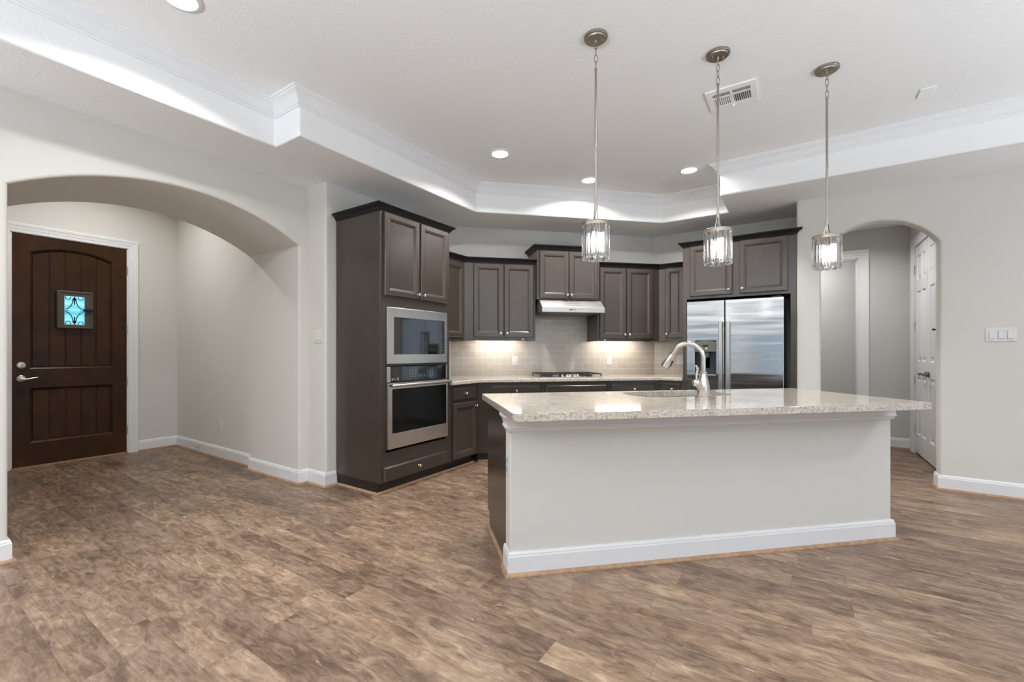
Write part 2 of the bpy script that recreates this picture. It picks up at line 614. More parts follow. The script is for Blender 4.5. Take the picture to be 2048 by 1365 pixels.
# ------------------------------------------------------------------ floor, walls, ceiling
def build_shell():
    o = MB().box(-7.2, XE + 1.0, -5.0, 9.2, -0.1, 0.0).build('floor', 'plank_floor')
    struct(o, 'rustic brown wood plank floor running through the whole space', 'floor')

    # left wall, an arch through a deep pier
    arch = arc_pts(0.51, 2.31, 2.187, 0.25, 28)
    out = [(YB - 0.1, 0.0), (0.51, 0.0)] + arch + [(2.31, 0.0), (2.395, 0.0), (2.395, 3.45), (YB - 0.1, 3.45)]
    o = MB().prism(out, -4.65, XL, 'x').build('wall_left', 'wall_paint', bevel=0.018, seg=3, only=lambda p, q: min(p.x, q.x) > XL - 0.01 and min(p.y, q.y) < 2.39)
    struct(o, 'pale greige wall with the wide arched opening to the entry', 'wall')
    o = MB().box(-4.65, XK, 2.395, 4.3, 0, 3.15).build('wall_kitchen_left', 'wall_paint', bevel=0.02, seg=3)
    struct(o, 'short greige wall holding a rocker switch beside the oven cabinet', 'wall')
    p = [TN(0.2, ND), TN(3.6, ND), TN(3.6, ND - 0.15), TN(0.2, ND - 0.15)]
    o = MB().prism([q[:2] for q in p], 0, 3.15).build('wall_kitchen_diagonal', 'wall_paint')
    struct(o, 'angled kitchen wall behind the range hood', 'wall')
    o = MB().box(-1.75, 0.0, YK, YK + 0.15, 0, 3.15).build('wall_kitchen_right', 'wall_paint')
    struct(o, 'kitchen wall behind the refrigerator', 'wall')

    # right wall with the narrow arch, and the return beside the fridge
    arch = arc_pts(0.185, 1.03, 2.19, 0.25, 24)
    out = [(-0.016, 0.0), (0.185, 0.0)] + arch + [(1.03, 0.0), (XE + 0.1, 0.0), (XE + 0.1, 3.15), (-0.016, 3.15)]
    mb = MB().prism(out, YR, YR + 0.14, 'y')
    o = mb.build('wall_right', 'wall_paint', bevel=0.018, seg=3)
    struct(o, 'greige wall with the narrow arched opening to the hallway', 'wall')
    o = MB().box(-0.014, 0.11, YR + 0.13, YK + 0.15, 0, 3.15).build('wall_return', 'wall_paint')
    struct(o, 'wall return enclosing the refrigerator alcove', 'wall')

    # foyer
    o = MB().box(-6.9, -4.64, 2.38, 2.52, 0, 3.5).build('wall_foyer_right', 'wall_paint')
    struct(o, 'foyer side wall seen through the wide arch', 'wall')
    o = MB().box(-6.9, -4.64, 0.42, 0.56, 0, 3.5).build('wall_foyer_left', 'wall_paint')
    struct(o, 'foyer side wall left of the entry door, hidden by the pier', 'wall')
    mb = MB().box(-6.80, -6.65, 0.42, 0.915, 0, 3.5).box(-6.80, -6.65, 1.872, 2.52, 0, 3.5).box(-6.80, -6.65, 0.915, 1.872, 2.455, 3.5)
    o = mb.build('wall_foyer_end', 'wall_paint')
    struct(o, 'foyer end wall around the entry door', 'wall')
    o = MB().box(-6.9, -4.4, 0.42, 2.52, 3.35, 3.45).build('ceiling_foyer', 'ceiling_paint')
    struct(o, 'foyer ceiling above the entry door', 'ceiling')

    # hall behind the narrow arch
    mb = MB().box(-1.6, -0.17, 7.42, 7.55, 0, 3.15).box(0.642, 1.3, 7.42, 7.55, 0, 3.15).box(-0.17, 0.642, 7.42, 7.55, 2.433, 3.15)
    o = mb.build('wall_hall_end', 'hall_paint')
    struct(o, 'hallway end wall with the white cased doorway', 'wall')
    mb = MB().box(1.15, 1.3, YR + 0.13, 5.93, 0, 3.15).box(1.15, 1.3, 7.20, 7.5, 0, 3.15).box(1.15, 1.3, 5.93, 7.20, 2.465, 3.15)
    o = mb.build('wall_hall_right', 'wall_paint')
    struct(o, 'hallway side wall around the white double doors', 'wall')
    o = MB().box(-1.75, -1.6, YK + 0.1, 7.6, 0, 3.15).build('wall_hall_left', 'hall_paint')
    struct(o, 'far left end wall of the hallway', 'wall')
    o = MB().box(-1.7, 1.3, YR + 0.13, 9.0, 2.80, 2.9).build('ceiling_hall', 'ceiling_paint')
    struct(o, 'hallway ceiling behind the narrow arch', 'ceiling')
    mb = MB().box(-1.6, 1.4, 8.6, 8.75, 0, 3.15).box(-1.75, -1.6, 7.5, 8.75, 0, 3.15).box(1.3, 1.45, 7.5, 8.75, 0, 3.15)
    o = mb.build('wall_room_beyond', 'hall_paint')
    struct(o, 'plain wall of the room beyond the cased doorway', 'wall')

    # unseen walls with windows
    def windowed(name, rng, w0, w1, axis, label, idx):
        mb = MB()
        WZ0, WZ1 = WZ[axis]
        spans = []
        cur = w0
        for a, b in rng:
            spans.append((cur, a, 0.0, 3.15))
            spans.append((a, b, 0.0, WZ0))
            spans.append((a, b, WZ1, 3.15))
            cur = b
        spans.append((cur, w1, 0.0, 3.15))
        for a, b, z0, z1 in spans:
            if axis == 'y':
                mb.box(a, b, YB - 0.15, YB, z0, z1)
            else:
                mb.box(XE, XE + 0.15, a, b, z0, z1)
        struct(mb.build(name, 'wall_paint'), label, 'wall')
        for k, (a, b) in enumerate(rng):
            nm = 'window_%d' % (idx + k)
            r = thing(nm, 'white framed window %s, %s' % ('behind the camera' if axis == 'y' else 'on the side wall', ('first', 'second', 'third')[k]), 'window', kind='structure')
            fr, gl = MB(), MB()
            t = 0.05
            mid = (WZ0 + WZ1) / 2
            for (p, q, z0, z1) in ((a, a + t, WZ0, WZ1), (b - t, b, WZ0, WZ1), (a, b, WZ0, WZ0 + t), (a, b, WZ1 - t, WZ1), (a, b, mid - 0.02, mid + 0.02)):
                if axis == 'y':
                    fr.box(p, q, YB - 0.11, YB - 0.05, z0, z1)
                else:
                    fr.box(XE + 0.05, XE + 0.11, p, q, z0, z1)
            if axis == 'y':
                gl.box(a, b, YB - 0.085, YB - 0.08, WZ0, WZ1)
            else:
                gl.box(XE + 0.08, XE + 0.085, a, b, WZ0, WZ1)
            fr.build('window_frame', 'white_trim', r)
            gl.build('window_pane', 'window_glass', r)
    windowed('wall_back', BACK_WINDOWS, XL - 0.9, XE + 0.15, 'y', 'wall behind the camera with windows', 1)
    windowed('wall_east', EAST_WINDOWS, YB - 0.15, YR + 0.14, 'x', 'side wall outside the frame with windows', 4)

    # ceiling: soffit with the tray cut out, the tray's upright faces and its top
    tray = [(-3.22, -4.0), (-3.22, 1.78), (-2.91, 1.78), (-2.91, 3.847), (-1.327, 5.43), (-0.636, 5.43), (-0.636, 4.806), (XE - 0.5, 4.806), (XE - 0.5, -4.0)]
    outer = [(XL - 0.3, YB - 0.1), (XL - 0.3, 4.3), TN(0.2, ND - 0.1)[:2], TN(3.6, ND - 0.1)[:2], (0.02, YK + 0.1), (0.02, YR + 0.05), (XE + 0.1, YR + 0.05), (XE + 0.1, YB - 0.1)]
    outer = [(XL - 0.3, YB - 0.1), (XL - 0.3, 4.45), (-1.75, 6.12), (0.02, 6.12), (0.02, YR + 0.05), (XE + 0.1, YR + 0.05), (XE + 0.1, YB - 0.1)]
    o = MB().holed(outer, [tray], CZ, TZ + 0.05, 'z', caps=(True, False)).build('ceiling_soffit', 'ceiling_paint', bevel=0.014, seg=3, merge=True)
    struct(o, 'lower white ceiling soffit framing the tray', 'ceiling')
    o = MB().prism(tray, TZ, TZ + 0.08).build('ceiling_tray', 'ceiling_paint')
    struct(o, 'raised flat centre of the white tray ceiling', 'ceiling')
    prof = [(0.0, -0.102), (0.010, -0.102), (0.013, -0.094), (0.013, -0.088), (0.020, -0.086), (0.022, -0.079), (0.020, -0.074), (0.026, -0.066),
            (0.034, -0.052), (0.046, -0.037), (0.060, -0.026), (0.074, -0.020), (0.076, -0.013), (0.086, -0.011), (0.090, -0.006), (0.090, 0.0), (0.0, 0.0)]
    o = MB().sweep(tray, prof, TZ, closed=True, side=1).build('trim_1', 'white_trim')
    struct(o, 'white crown moulding running round the tray ceiling', 'crown moulding')

    # baseboards
    bb = [(0, 0), (0.015, 0), (0.015, 0.105), (0.012, 0.112), (0.012, 0.118), (0.006, 0.130), (0, 0.130)]
    sh = [(0.0, 0.0), (0.0, 0.018), (0.006, 0.018), (0.012, 0.014), (0.016, 0.007), (0.017, 0.0)]

    def base(name, path, side, label, shoe=True):
        o = MB().sweep(path, bb, 0, side=side).build(name, 'white_trim')
        struct(o, label, 'baseboard')
        if shoe:
            n = len(path)
            P = [Vector(p) for p in path]
            off = []
            for i in range(n):
                nn = []
                for a, b in ((i - 1, i), (i, i + 1)):
                    if a >= 0 and b < n:
                        d = (P[b] - P[a]).normalized()
                        nn.append(Vector((d.y, -d.x)) * side)
                m = sum(nn, Vector((0, 0)))
                m = m / m.dot(nn[0])
                off.append(P[i] + m * 0.015)
            so = MB().sweep(off, sh, 0, side=side).build('shoe_moulding', 'raw_oak', o)
            so['label'] = 'thin raw oak shoe moulding'
    base('baseboard_left', [(-4.65, 0.51), (XL, 0.51), (XL, YB)], -1, 'white baseboard of the near pier at the photo left edge')
    base('baseboard_pier', [(-4.65, 2.38), (-4.65, 2.31), (XL, 2.31), (XL, 2.395), (XK, 2.395), (XK, 2.50)], 1, 'white baseboard wrapping the far pier of the wide arch')
    base('baseboard_foyer', [(-6.65, 1.965), (-6.65, 2.38), (-4.665, 2.38)], 1, 'white baseboard along the foyer wall below the outlet')
    base('baseboard_right', [(1.03, YR + 0.14), (1.03, YR), (XE, YR)], 1, 'white baseboard right of the narrow arch')
    base('baseboard_hall', [(0.752, 7.42), (1.15, 7.42), (1.15, 7.30)], 1, 'white baseboard at the end of the hallway')


build_shell()


# ------------------------------------------------------------------ doors
def rect(x0, x1, z0, z1):
    return [(x0, z0), (x1, z0), (x1, z1), (x0, z1)]


def inset_poly(poly, d):
    n = len(poly)
    P = [Vector(p) for p in poly]
    A = sum(P[i].x * P[(i + 1) % n].y - P[(i + 1) % n].x * P[i].y for i in range(n))
    sg = 1 if A > 0 else -1
    out = []
    for i in range(n):
        d1 = (P[i] - P[i - 1]).normalized()
        d2 = (P[(i + 1) % n] - P[i]).normalized()
        n1 = Vector((-d1.y, d1.x)) * sg
        n2 = Vector((-d2.y, d2.x)) * sg
        m = n1 + n2
        m = m / max(0.2, m.dot(n1))
        out.append(tuple(P[i] + m * d))
    return out


def casing(a0, a1, zt, w, base, nrm):
    """mitred door casing; (a, z) plane mapped by base(a, z, h)"""
    prof = [(0.0, 0.0), (0.0, 0.010), (0.006, 0.013), (w * 0.30, 0.013), (w * 0.36, 0.016), (w * 0.62, 0.018), (w * 0.70, 0.022), (w * 0.92, 0.024), (w, 0.020), (w, 0.0)]
    mb = MB().sweep([(a0, 0.0), (a0, zt), (a1, zt), (a1, 0.0)], prof, 0.0, side=-1)
    mb.v = [base(a, z, h) for a, z, h in mb.v]
    return mb


def lever(parent, x, z, y, direction, mat, rose_r=0.032, droop=0.0):
    """lever handle: rose on the door face (facing -y) and a curved lever"""
    h = MB()
    h.lathe([(rose_r, 0), (rose_r, -0.006), (rose_r * 0.8, -0.012), (0.012, -0.014), (0.011, -0.05), (0.014, -0.055), (0.0001, -0.058)], (x, y, z), 'y', 20)
    pts = [(x, y - 0.048, z - 0.002), (x + direction * 0.02, y - 0.052, z - 0.008), (x + direction * 0.05, y - 0.050, z - 0.006), (x + direction * 0.085, y - 0.048, z + 0.004), (x + direction * 0.115, y - 0.050, z + 0.008)]
    h.tube(pts, [0.010, 0.010, 0.009, 0.007, 0.005], 10)
    return h.build('door_handle', mat, parent, smooth=True)


def entry_door():
    # local frame: x runs along world +y, the face looks along world +x
    W, H = 0.937, 2.432
    r = thing('door_1', 'dark mahogany plank entry door with a small glazed grille window', 'door', (-6.70, 0.925, 0.012), pi / 2, kind='structure')
    x0 = 0.127
    x1 = W - 0.125
    up = arc_pts(x0, x1, 2.262 - 0.012, 0.075, 18)
    hole1 = [(x0, 1.022), (x1, 1.022)] + up[::-1]
    hole2 = rect(x0 + 0.002, x1, 0.243, 0.822)
    MB().holed(rect(0, W, 0, H), [hole1, hole2], -0.045, 0.0, 'y').build('door_slab', 'mahogany', r, bevel=0.002)
    for hole, nm in ((hole1, 'upper_panel'), (hole2, 'lower_panel')):
        o2 = inset_poly(hole, 0.024)
        mb = MB()
        n = len(hole)
        ring = [[(a, -0.043, b) for a, b in hole], [(a, -0.036, b) for a, b in inset_poly(hole, 0.010)], [(a, -0.018, b) for a, b in o2]]
        mb.loops(ring, False, False)
        mb.build(nm + '_moulding', 'mahogany', r)
        # planks
        px0 = min(a for a, b in o2)
        px1 = max(a for a, b in o2)
        zb = min(b for a, b in o2)
        mb = MB()
        k = 5
        wpl = (px1 - px0) / k

        def top(x):
            if nm == 'lower_panel':
                return max(b for a, b in o2)
            t = arc_pts(x0 + 0.024, x1 - 0.024, 2.262 - 0.012 - 0.024, 0.075, 40)
            return min(t, key=lambda q: abs(q[0] - x))[1]
        for i in range(k):
            a = px0 + i * wpl + (0.004 if i else 0)
            b = px0 + (i + 1) * wpl - (0.004 if i < k - 1 else 0)
            pl = [(a, zb), (b, zb)] + [(b - (b - a) * q / 6, top(b - (b - a) * q / 6)) for q in range(7)]
            mb.prism(pl, -0.024, -0.004, 'y')
        mb.build(nm, 'mahogany', r, bevel=0.003, seg=1)
        bk = MB().prism(hole, -0.012, -0.001, 'y').build(nm + '_backing', 'kick_black', r)
    # little grille window, hinged iron frame
    gx0, gx1, gz0, gz1 = 0.391, 0.561, 1.502, 1.818
    fx0, fx1, fz0, fz1 = 0.330, 0.626, 1.459, 1.873
    f = MB().holed(rect(fx0, fx1, fz0, fz1), [rect(gx0, gx1, gz0, gz1)], -0.062, -0.020, 'y').build('window_frame', 'iron', r, bevel=0.003)
    bd = MB()
    ii = rect(fx0 + 0.022, fx1 - 0.022, fz0 + 0.022, fz1 - 0.022)
    bd.holed(rect(fx0 + 0.003, fx1 - 0.003, fz0 + 0.003, fz1 - 0.003), [ii], -0.070, -0.062, 'y')
    bd.build('frame_bead', 'iron', f, bevel=0.003)
    lt = MB().box(fx1 - 0.085, fx1 - 0.005, -0.088, -0.062, 1.652, 1.680).build('latch', 'iron_black', f, bevel=0.003)
    hg = MB()
    for z in (fz0 + 0.06, fz1 - 0.10):
        hg.box(fx0 - 0.008, fx0 + 0.006, -0.068, -0.045, z, z + 0.06)
    hg.build('frame_hinge', 'iron_black', f)
    MB().box(gx0 - 0.002, gx1 + 0.002, -0.030, -0.022, gz0 - 0.002, gz1 + 0.002).build('window_pane', 'seedy_glass', r)
    # scrolled iron grille
    gr = MB()
    cx, cz = (gx0 + gx1) / 2, (gz0 + gz1) / 2
    hw, hh = (gx1 - gx0) / 2, (gz1 - gz0) / 2
    yy = -0.040
    for sx in (-1, 1):
        for sz in (-1, 1):
            pts = []
            for i in range(9):
                t = i / 8
                # concave arc from the top/bottom middle to the side
                a = t * pi / 2
                pts.append((cx + sx * hw * (0.14 + 0.76 * (1 - cos(a))), yy, cz + sz * hh * (0.10 + 0.74 * (1 - sin(a)))))
            gr.tube(pts, 0.0042, 6)
            sc = []
            for i in range(9):
                a = pi * i / 8
                sc.append((cx + sx * hw * (0.62 + 0.26 * cos(a)), yy, cz + sz * hh * (0.96 - 0.20 * sin(a))))
            gr.tube(sc, 0.0035, 6)
        gr.tube([(cx + sx * hw * 0.92, yy, cz), (cx + sx * hw * 0.55, yy, cz)], 0.0035, 6)
    for sz in (-1, 1):
        gr.lathe([(0.0001, -0.006), (0.016, -0.004), (0.016, 0.004), (0.0001, 0.006)], (cx, yy, cz + sz * hh * 0.80), 'y', 10)
        gr.tube([(cx, yy, cz + sz * hh * 0.98), (cx, yy, cz + sz * hh * 0.42)], 0.0055, 6)
    gr.build('window_grille', 'iron_black', r, smooth=True)
    # hardware
    db = MB().lathe([(0.034, 0), (0.034, -0.010), (0.026, -0.014), (0.012, -0.015), (0.011, -0.020), (0.0001, -0.021)], (0.066, -0.045, 1.062), 'y', 22).build('deadbolt', 'nickel', r, smooth=True)
    MB().box(0.061, 0.071, -0.075, -0.064, 1.046, 1.078).build('thumb_turn', 'nickel', db, bevel=0.003)
    lever(r, 0.066, 0.924, -0.045, 1, 'nickel', 0.034)
    for z in (0.22, 0.80, 1.42, 2.12):
        MB().box(W - 0.004, W + 0.010, -0.052, -0.040, z, z + 0.10).build('hinge', 'nickel', r)
    # threshold
    MB().box(-0.01, W + 0.01, -0.06, 0.10, -0.012, 0.004).build('threshold', 'raw_oak', r)
    # casing
    y0, y1, zt = 0.912, 1.872, 2.448
    c = casing(y0, y1, zt, 0.098, lambda a, z, h: (-6.65 + h, a, z), 1)
    c.box(-6.79, -6.651, y0 - 0.003, y0 + 0.0135, 0, zt)
    c.box(-6.79, -6.651, y1 - 0.0105, y1 + 0.003, 0, zt)
    c.box(-6.79, -6.651, y0, y1, zt - 0.0045, zt + 0.008)
    o = c.build('trim_2', 'white_trim')
    struct(o, 'white casing around the dark entry door', 'door casing')


entry_door()


def hall_doors():
    # double six-panel doors on the hall's right wall, faces look along world -x; local x runs along world -y
    LW, H = 0.603, 2.435
    holes = []
    cols = [(0.085, 0.275), (0.328, 0.518)]
    rows = [(0.22, 0.90), (1.08, 1.90), (2.03, 2.32)]
    for a, b in cols:
        for z0, z1 in rows:
            holes.append(rect(a, b, z0, z1))
    for k, (y, lab) in enumerate(((7.185, 'white six panel hallway door leaf hinged at the far side'), (7.185 - 0.61, 'white six panel hallway door leaf nearest the arch'))):
        r = thing('door_%d' % (2 + k), lab, 'door', (1.158, y, 0.022), -pi / 2, kind='structure')
        MB().holed(rect(0, LW, 0, H), holes, 0.0, 0.035, 'y').build('door_slab', 'white_trim', r, bevel=0.002)
        for h in holes:
            mb = MB()
            i1, i2, i3 = inset_poly(h, 0.014), inset_poly(h, 0.030), inset_poly(h, 0.055)
            mb.loops([[(a, 0.0, b) for a, b in h], [(a, 0.013, b) for a, b in i1], [(a, 0.013, b) for a, b in i2], [(a, 0.003, b) for a, b in i3]], False, True)
            mb.build('door_panel', 'white_trim', r)
        hx = LW - 0.06 if k == 0 else 0.06
        lever(r, hx, 0.945, 0.0, -1 if k == 0 else 1, 'gunmetal', 0.032)
        if k == 0:
            for z in (0.22, 0.80, 1.45, 2.12):
                MB().box(-0.010, 0.004, -0.006, 0.006, z, z + 0.10).build('hinge', 'nickel', r)
    c = casing(5.935, 7.195, 2.465, 0.098, lambda a, z, h: (1.15 - h, a, z), 1)
    c.box(1.152, 1.2, 7.188, 7.20, 0, 2.465)
    o = c.build('trim_3', 'white_trim')
    struct(o, 'white casing around the hallway double doors', 'door casing')
    # cased doorway in the end wall
    c = casing(-0.17, 0.642, 2.433, 0.112, lambda a, z, h: (a, 7.42 - h, z), 1)
    c.box(0.630, 0.645, 7.421, 7.55, 0, 2.433)
    c.box(-0.17, 0.645, 7.421, 7.55, 2.421, 2.436)
    o = c.build('trim_4', 'white_trim')
    struct(o, 'white casing around the doorway at the hallway end', 'door casing')
    # black spring catch seen high on the near leaf
    o = MB().lathe([(0.008, 0), (0.008, -0.016), (0.012, -0.018), (0.012, -0.026), (0.0001, -0.03)], (1.152, 6.20, 1.44), 'x', 10).build('door_bumper', 'black', smooth=True)
    tag(o, 'small black bumper on the white hallway door edge', 'door bumper')


hall_doors()


# ------------------------------------------------------------------ cabinet pieces (local frame: x right, y into the wall, face at y = 0)
def door_mesh(x0, x1, z0, z1, y=0.0, t=0.022, fr=0.058):
    def R(d, yy):
        return [(x0 + d, yy, z0 + d), (x1 - d, yy, z0 + d), (x1 - d, yy, z1 - d), (x0 + d, yy, z1 - d)]
    mb = MB()
    mb.loops([R(0, y), R(0, y - t + 0.006), R(0.006, y - t), R(fr - 0.012, y - t), R(fr - 0.009, y - t + 0.004), R(fr - 0.002, y - t + 0.005), R(fr + 0.012, y - t + 0.015), R(fr + 0.016, y - t + 0.015)])
    return mb


def drawer_mesh(x0, x1, z0, z1, y=0.0, t=0.020, panel=False):
    if panel:
        return door_mesh(x0, x1, z0, z1, y, t, 0.030)

    def R(d, yy):
        return [(x0 + d, yy, z0 + d), (x1 - d, yy, z0 + d), (x1 - d, yy, z1 - d), (x0 + d, yy, z1 - d)]
    return MB().loops([R(0, y), R(0, y - t * 0.45), R(0.006, y - t * 0.6), R(0.016, y - t), R(0.018, y - t)])


def knob(parent, x, z, y):
    return MB().lathe([(0.009, 0), (0.008, -0.003), (0.0055, -0.007), (0.006, -0.015), (0.011, -0.019), (0.0155, -0.022), (0.0155, -0.026), (0.012, -0.030), (0.0001, -0.032)],
                      (x, y, z), 'y', 16).build('knob', 'nickel', parent, smooth=True)


CROWN = [(0.0, 0.0), (0.004, 0.0), (0.006, 0.010), (0.012, 0.014), (0.016, 0.024), (0.028, 0.036), (0.040, 0.043), (0.044, 0.050), (0.050, 0.052), (0.050, 0.060), (0.0, 0.060)]


def crown(parent, path, z, side=1):
    return MB().sweep(path, CROWN, z, side=side).build('crown_moulding', 'espresso_crown_shaded', parent)


def cab_door(root, x0, x1, z0, z1, kx=None, kz=None, t=0.022):
    d = door_mesh(x0, x1, z0, z1, 0.0, t).build('door', 'espresso_wood', root)
    if kx is not None:
        knob(d, kx, kz, -t)
    return d


def cab_drawer(root, x0, x1, z0, z1, knobbed=True, panel=False, name='drawer'):
    d = drawer_mesh(x0, x1, z0, z1, 0.0, 0.02, panel).build(name, 'espresso_flat', root)
    if knobbed:
        knob(d, (x0 + x1) / 2, (z0 + z1) / 2, -0.02)
    return d


LROT, DROT = pi / 2, pi / 4
SHOE = [(0.0, 0.0), (0.0, 0.018), (0.006, 0.018), (0.012, 0.014), (0.016, 0.007), (0.017, 0.0)]


def oven_tower():
    # local x = world y - 2.50, face at X = -2.90
    r = thing('oven_cabinet', 'tall dark espresso oven cabinet housing the microwave and wall oven', 'cabinet', (-2.90, 2.50, 0), LROT)
    D = 0.59
    body = MB()
    # carcass with a recess for the appliances: sides, back and rails
    body.box(0.0, 0.035, 0.0, D, 0.10, 2.412)
    body.box(0.855, 0.89, 0.0, D, 0.10, 2.412)
    body.box(0.035, 0.855, D - 0.02, D, 0.10, 2.412)
    body.box(0.035, 0.855, 0.0, D - 0.02, 0.10, 0.355)
    body.box(0.035, 0.855, 0.0, D - 0.02, 1.605, 2.412)
    body.box(0.035, 0.06, 0.0, 0.03, 0.355, 1.605)
    body.box(0.83, 0.855, 0.0, 0.03, 0.355, 1.605)
    body.box(0.06, 0.83, 0.0, 0.03, 1.092, 1.108)
    body.build('carcass', 'espresso_side', r, bevel=0.002)
    MB().box(0.012, 0.03, 0.05, D, 0.0, 0.10).box(0.02, 0.89, 0.055, 0.075, 0.0, 0.10).build('toe_kick', 'kick_black', r)
    MB().box(-0.004, 0.0, 0.008, D, 0.105, 0.112).build('side_lip', 'espresso_side', r)
    crown(r, [(0.891, D), (0.891, -0.001), (-0.001, -0.001), (-0.001, D)], 2.405, side=-1)
    cab_door(r, 0.037, 0.452, 1.693, 2.402, 0.425, 1.735)
    cab_door(r, 0.468, 0.852, 1.693, 2.402, 0.497, 1.735)
    cab_drawer(r, 0.028, 0.845, 0.110, 0.236, True)
    MB().box(0.03, 0.86, -0.006, 0.0, 0.338, 0.352).build('shelf_lip', 'espresso_flat', r)
    s = MB().sweep([(0.89, 0.055), (0.0, 0.055), (0.0, D)], SHOE, 0, side=-1)
    s = MB().sweep([(0.012, D), (0.012, 0.052), (0.89, 0.052)], SHOE, 0, side=1).build('shoe_moulding', 'raw_oak', r)
    s['label'] = 'raw oak shoe moulding'

    # microwave
    mw = thing('microwave', 'built-in stainless microwave with a black glass door above the wall oven', 'microwave', (-2.90, 2.50, 0), LROT)
    MB().box(0.062, 0.828, 0.0, 0.45, 1.112, 1.592).build('body', 'black', mw)
    x0, x1, z0, z1 = 0.060, 0.832, 1.110, 1.598
    gx0, gx1, gz0, gz1 = 0.138, 0.787, 1.192, 1.514
    MB().holed(rect(x0, x1, z0, z1), [rect(gx0, gx1, gz0, gz1)], -0.022, 0.0, 'y').build('trim_frame', 'steel', mw, bevel=0.002)
    MB().box(gx0, 0.715, -0.024, -0.006, gz0, gz1).build('door_window', 'black_glass', mw, bevel=0.001)
    cp = MB().box(0.717, gx1 - 0.006, -0.024, -0.006, gz0, gz1).build('control_panel', 'black_glass', mw, bevel=0.001)
    for i in range(6):
        for j in range(3):
            MB().box(0.727 + j * 0.018, 0.737 + j * 0.018, -0.0248, -0.024, 1.22 + i * 0.032, 1.226 + i * 0.032).build('key', 'dim_print', cp)
    MB().box(gx1 - 0.005, gx1 + 0.004, -0.034, -0.02, gz0 - 0.012, gz1 + 0.004).build('door_edge', 'steel', mw)

    # wall oven
    ov = thing('wall_oven', 'stainless wall oven with black glass control panel and bar handle', 'oven', (-2.90, 2.50, 0), LROT)
    MB().box(0.062, 0.828, 0.0, 0.5, 0.37, 1.088).build('body', 'black', ov)
    cp = MB().box(0.098, 0.815, -0.020, 0.0, 0.958, 1.084).build('control_panel', 'black_glass', ov, bevel=0.002)
    MB().box(0.060, 0.098, -0.022, 0.0, 0.953, 1.086).build('panel_end_strip', 'steel', ov, bevel=0.002)
    MB().box(0.815, 0.832, -0.022, 0.0, 0.953, 1.086).build('panel_end_strip', 'steel', ov, bevel=0.002)
    for i in range(4):
        for cx in (0.33, 0.362, 0.395, 0.56, 0.59, 0.62):
            MB().box(cx - 0.004, cx + 0.004, -0.0208, -0.020, 0.985 + i * 0.020, 0.991 + i * 0.020).build('key', 'grey_print', cp)
    for i in range(2):
        MB().box(0.46 + i * 0.05, 0.468 + i * 0.05, -0.0208, -0.020, 0.99, 0.998).build('key', 'grey_print', cp)
    MB().box(0.43, 0.535, -0.0208, -0.020, 1.018, 1.060).build('display', 'black', cp)
    lg = MB()
    lg.lathe([(0.009, 0), (0.009, -0.001)], (0.118, -0.020, 0.977), 'y', 14)
    for i in range(3):
        lg.box(0.133 + i * 0.010, 0.139 + i * 0.010, -0.0208, -0.020, 0.974, 0.981)
    lg.box(0.176, 0.190, -0.0208, -0.020, 0.966, 0.990)
    lg.build('panel_badge', 'grey_print', cp)
    dr = MB().holed(rect(0.060, 0.832, 0.382, 0.945), [rect(0.110, 0.808, 0.512, 0.892)], -0.032, 0.0, 'y').build('oven_door', 'steel', ov, bevel=0.003)
    MB().box(0.110, 0.808, -0.030, -0.010, 0.512, 0.892).build('oven_glass', 'oven_glass', dr)
    hd = MB().tube([(0.066, -0.075, 0.926), (0.828, -0.075, 0.926)], 0.014, 14)
    hd.box(0.066, 0.084, -0.072, -0.03, 0.916, 0.936).box(0.810, 0.828, -0.072, -0.03, 0.916, 0.936)
    hd.build('handle', 'steel', dr, smooth=True)
    MB().lathe([(0.015, 0), (0.015, -0.0015), (0.0001, -0.0015)], (0.455, -0.032, 0.443), 'y', 18).build('emblem', 'nickel', dr)
    MB().box(0.525, 0.555, -0.0332, -0.032, 0.402, 0.408).build('door_mark', 'nickel', dr)


oven_tower()


def base_cab(name, label, loc, rot, w, items, depth=0.59, kick_ends=(0, 0), plan=None):
    r = thing(name, label, 'cabinet', loc, rot)
    MB().prism(plan or [(0, 0), (w, 0), (w, depth), (0, depth)], 0.10, 0.874).build('carcass', 'espresso_flat', r)
    MB().box(kick_ends[0], w - kick_ends[1], 0.07, 0.10, 0.0, 0.10).build('toe_kick', 'kick_black', r)
    for it in items:
        kind, x0, x1, z0, z1 = it[:5]
        if kind == 'drawer':
            cab_drawer(r, x0, x1, z0, z1, True, it[5] if len(it) > 5 else False)
        elif kind == 'false':
            cab_drawer(r, x0, x1, z0, z1, False, name='false_front')
        elif kind == 'door':
            cab_door(r, x0, x1, z0, z1, it[5], z1 - 0.05)
    return r


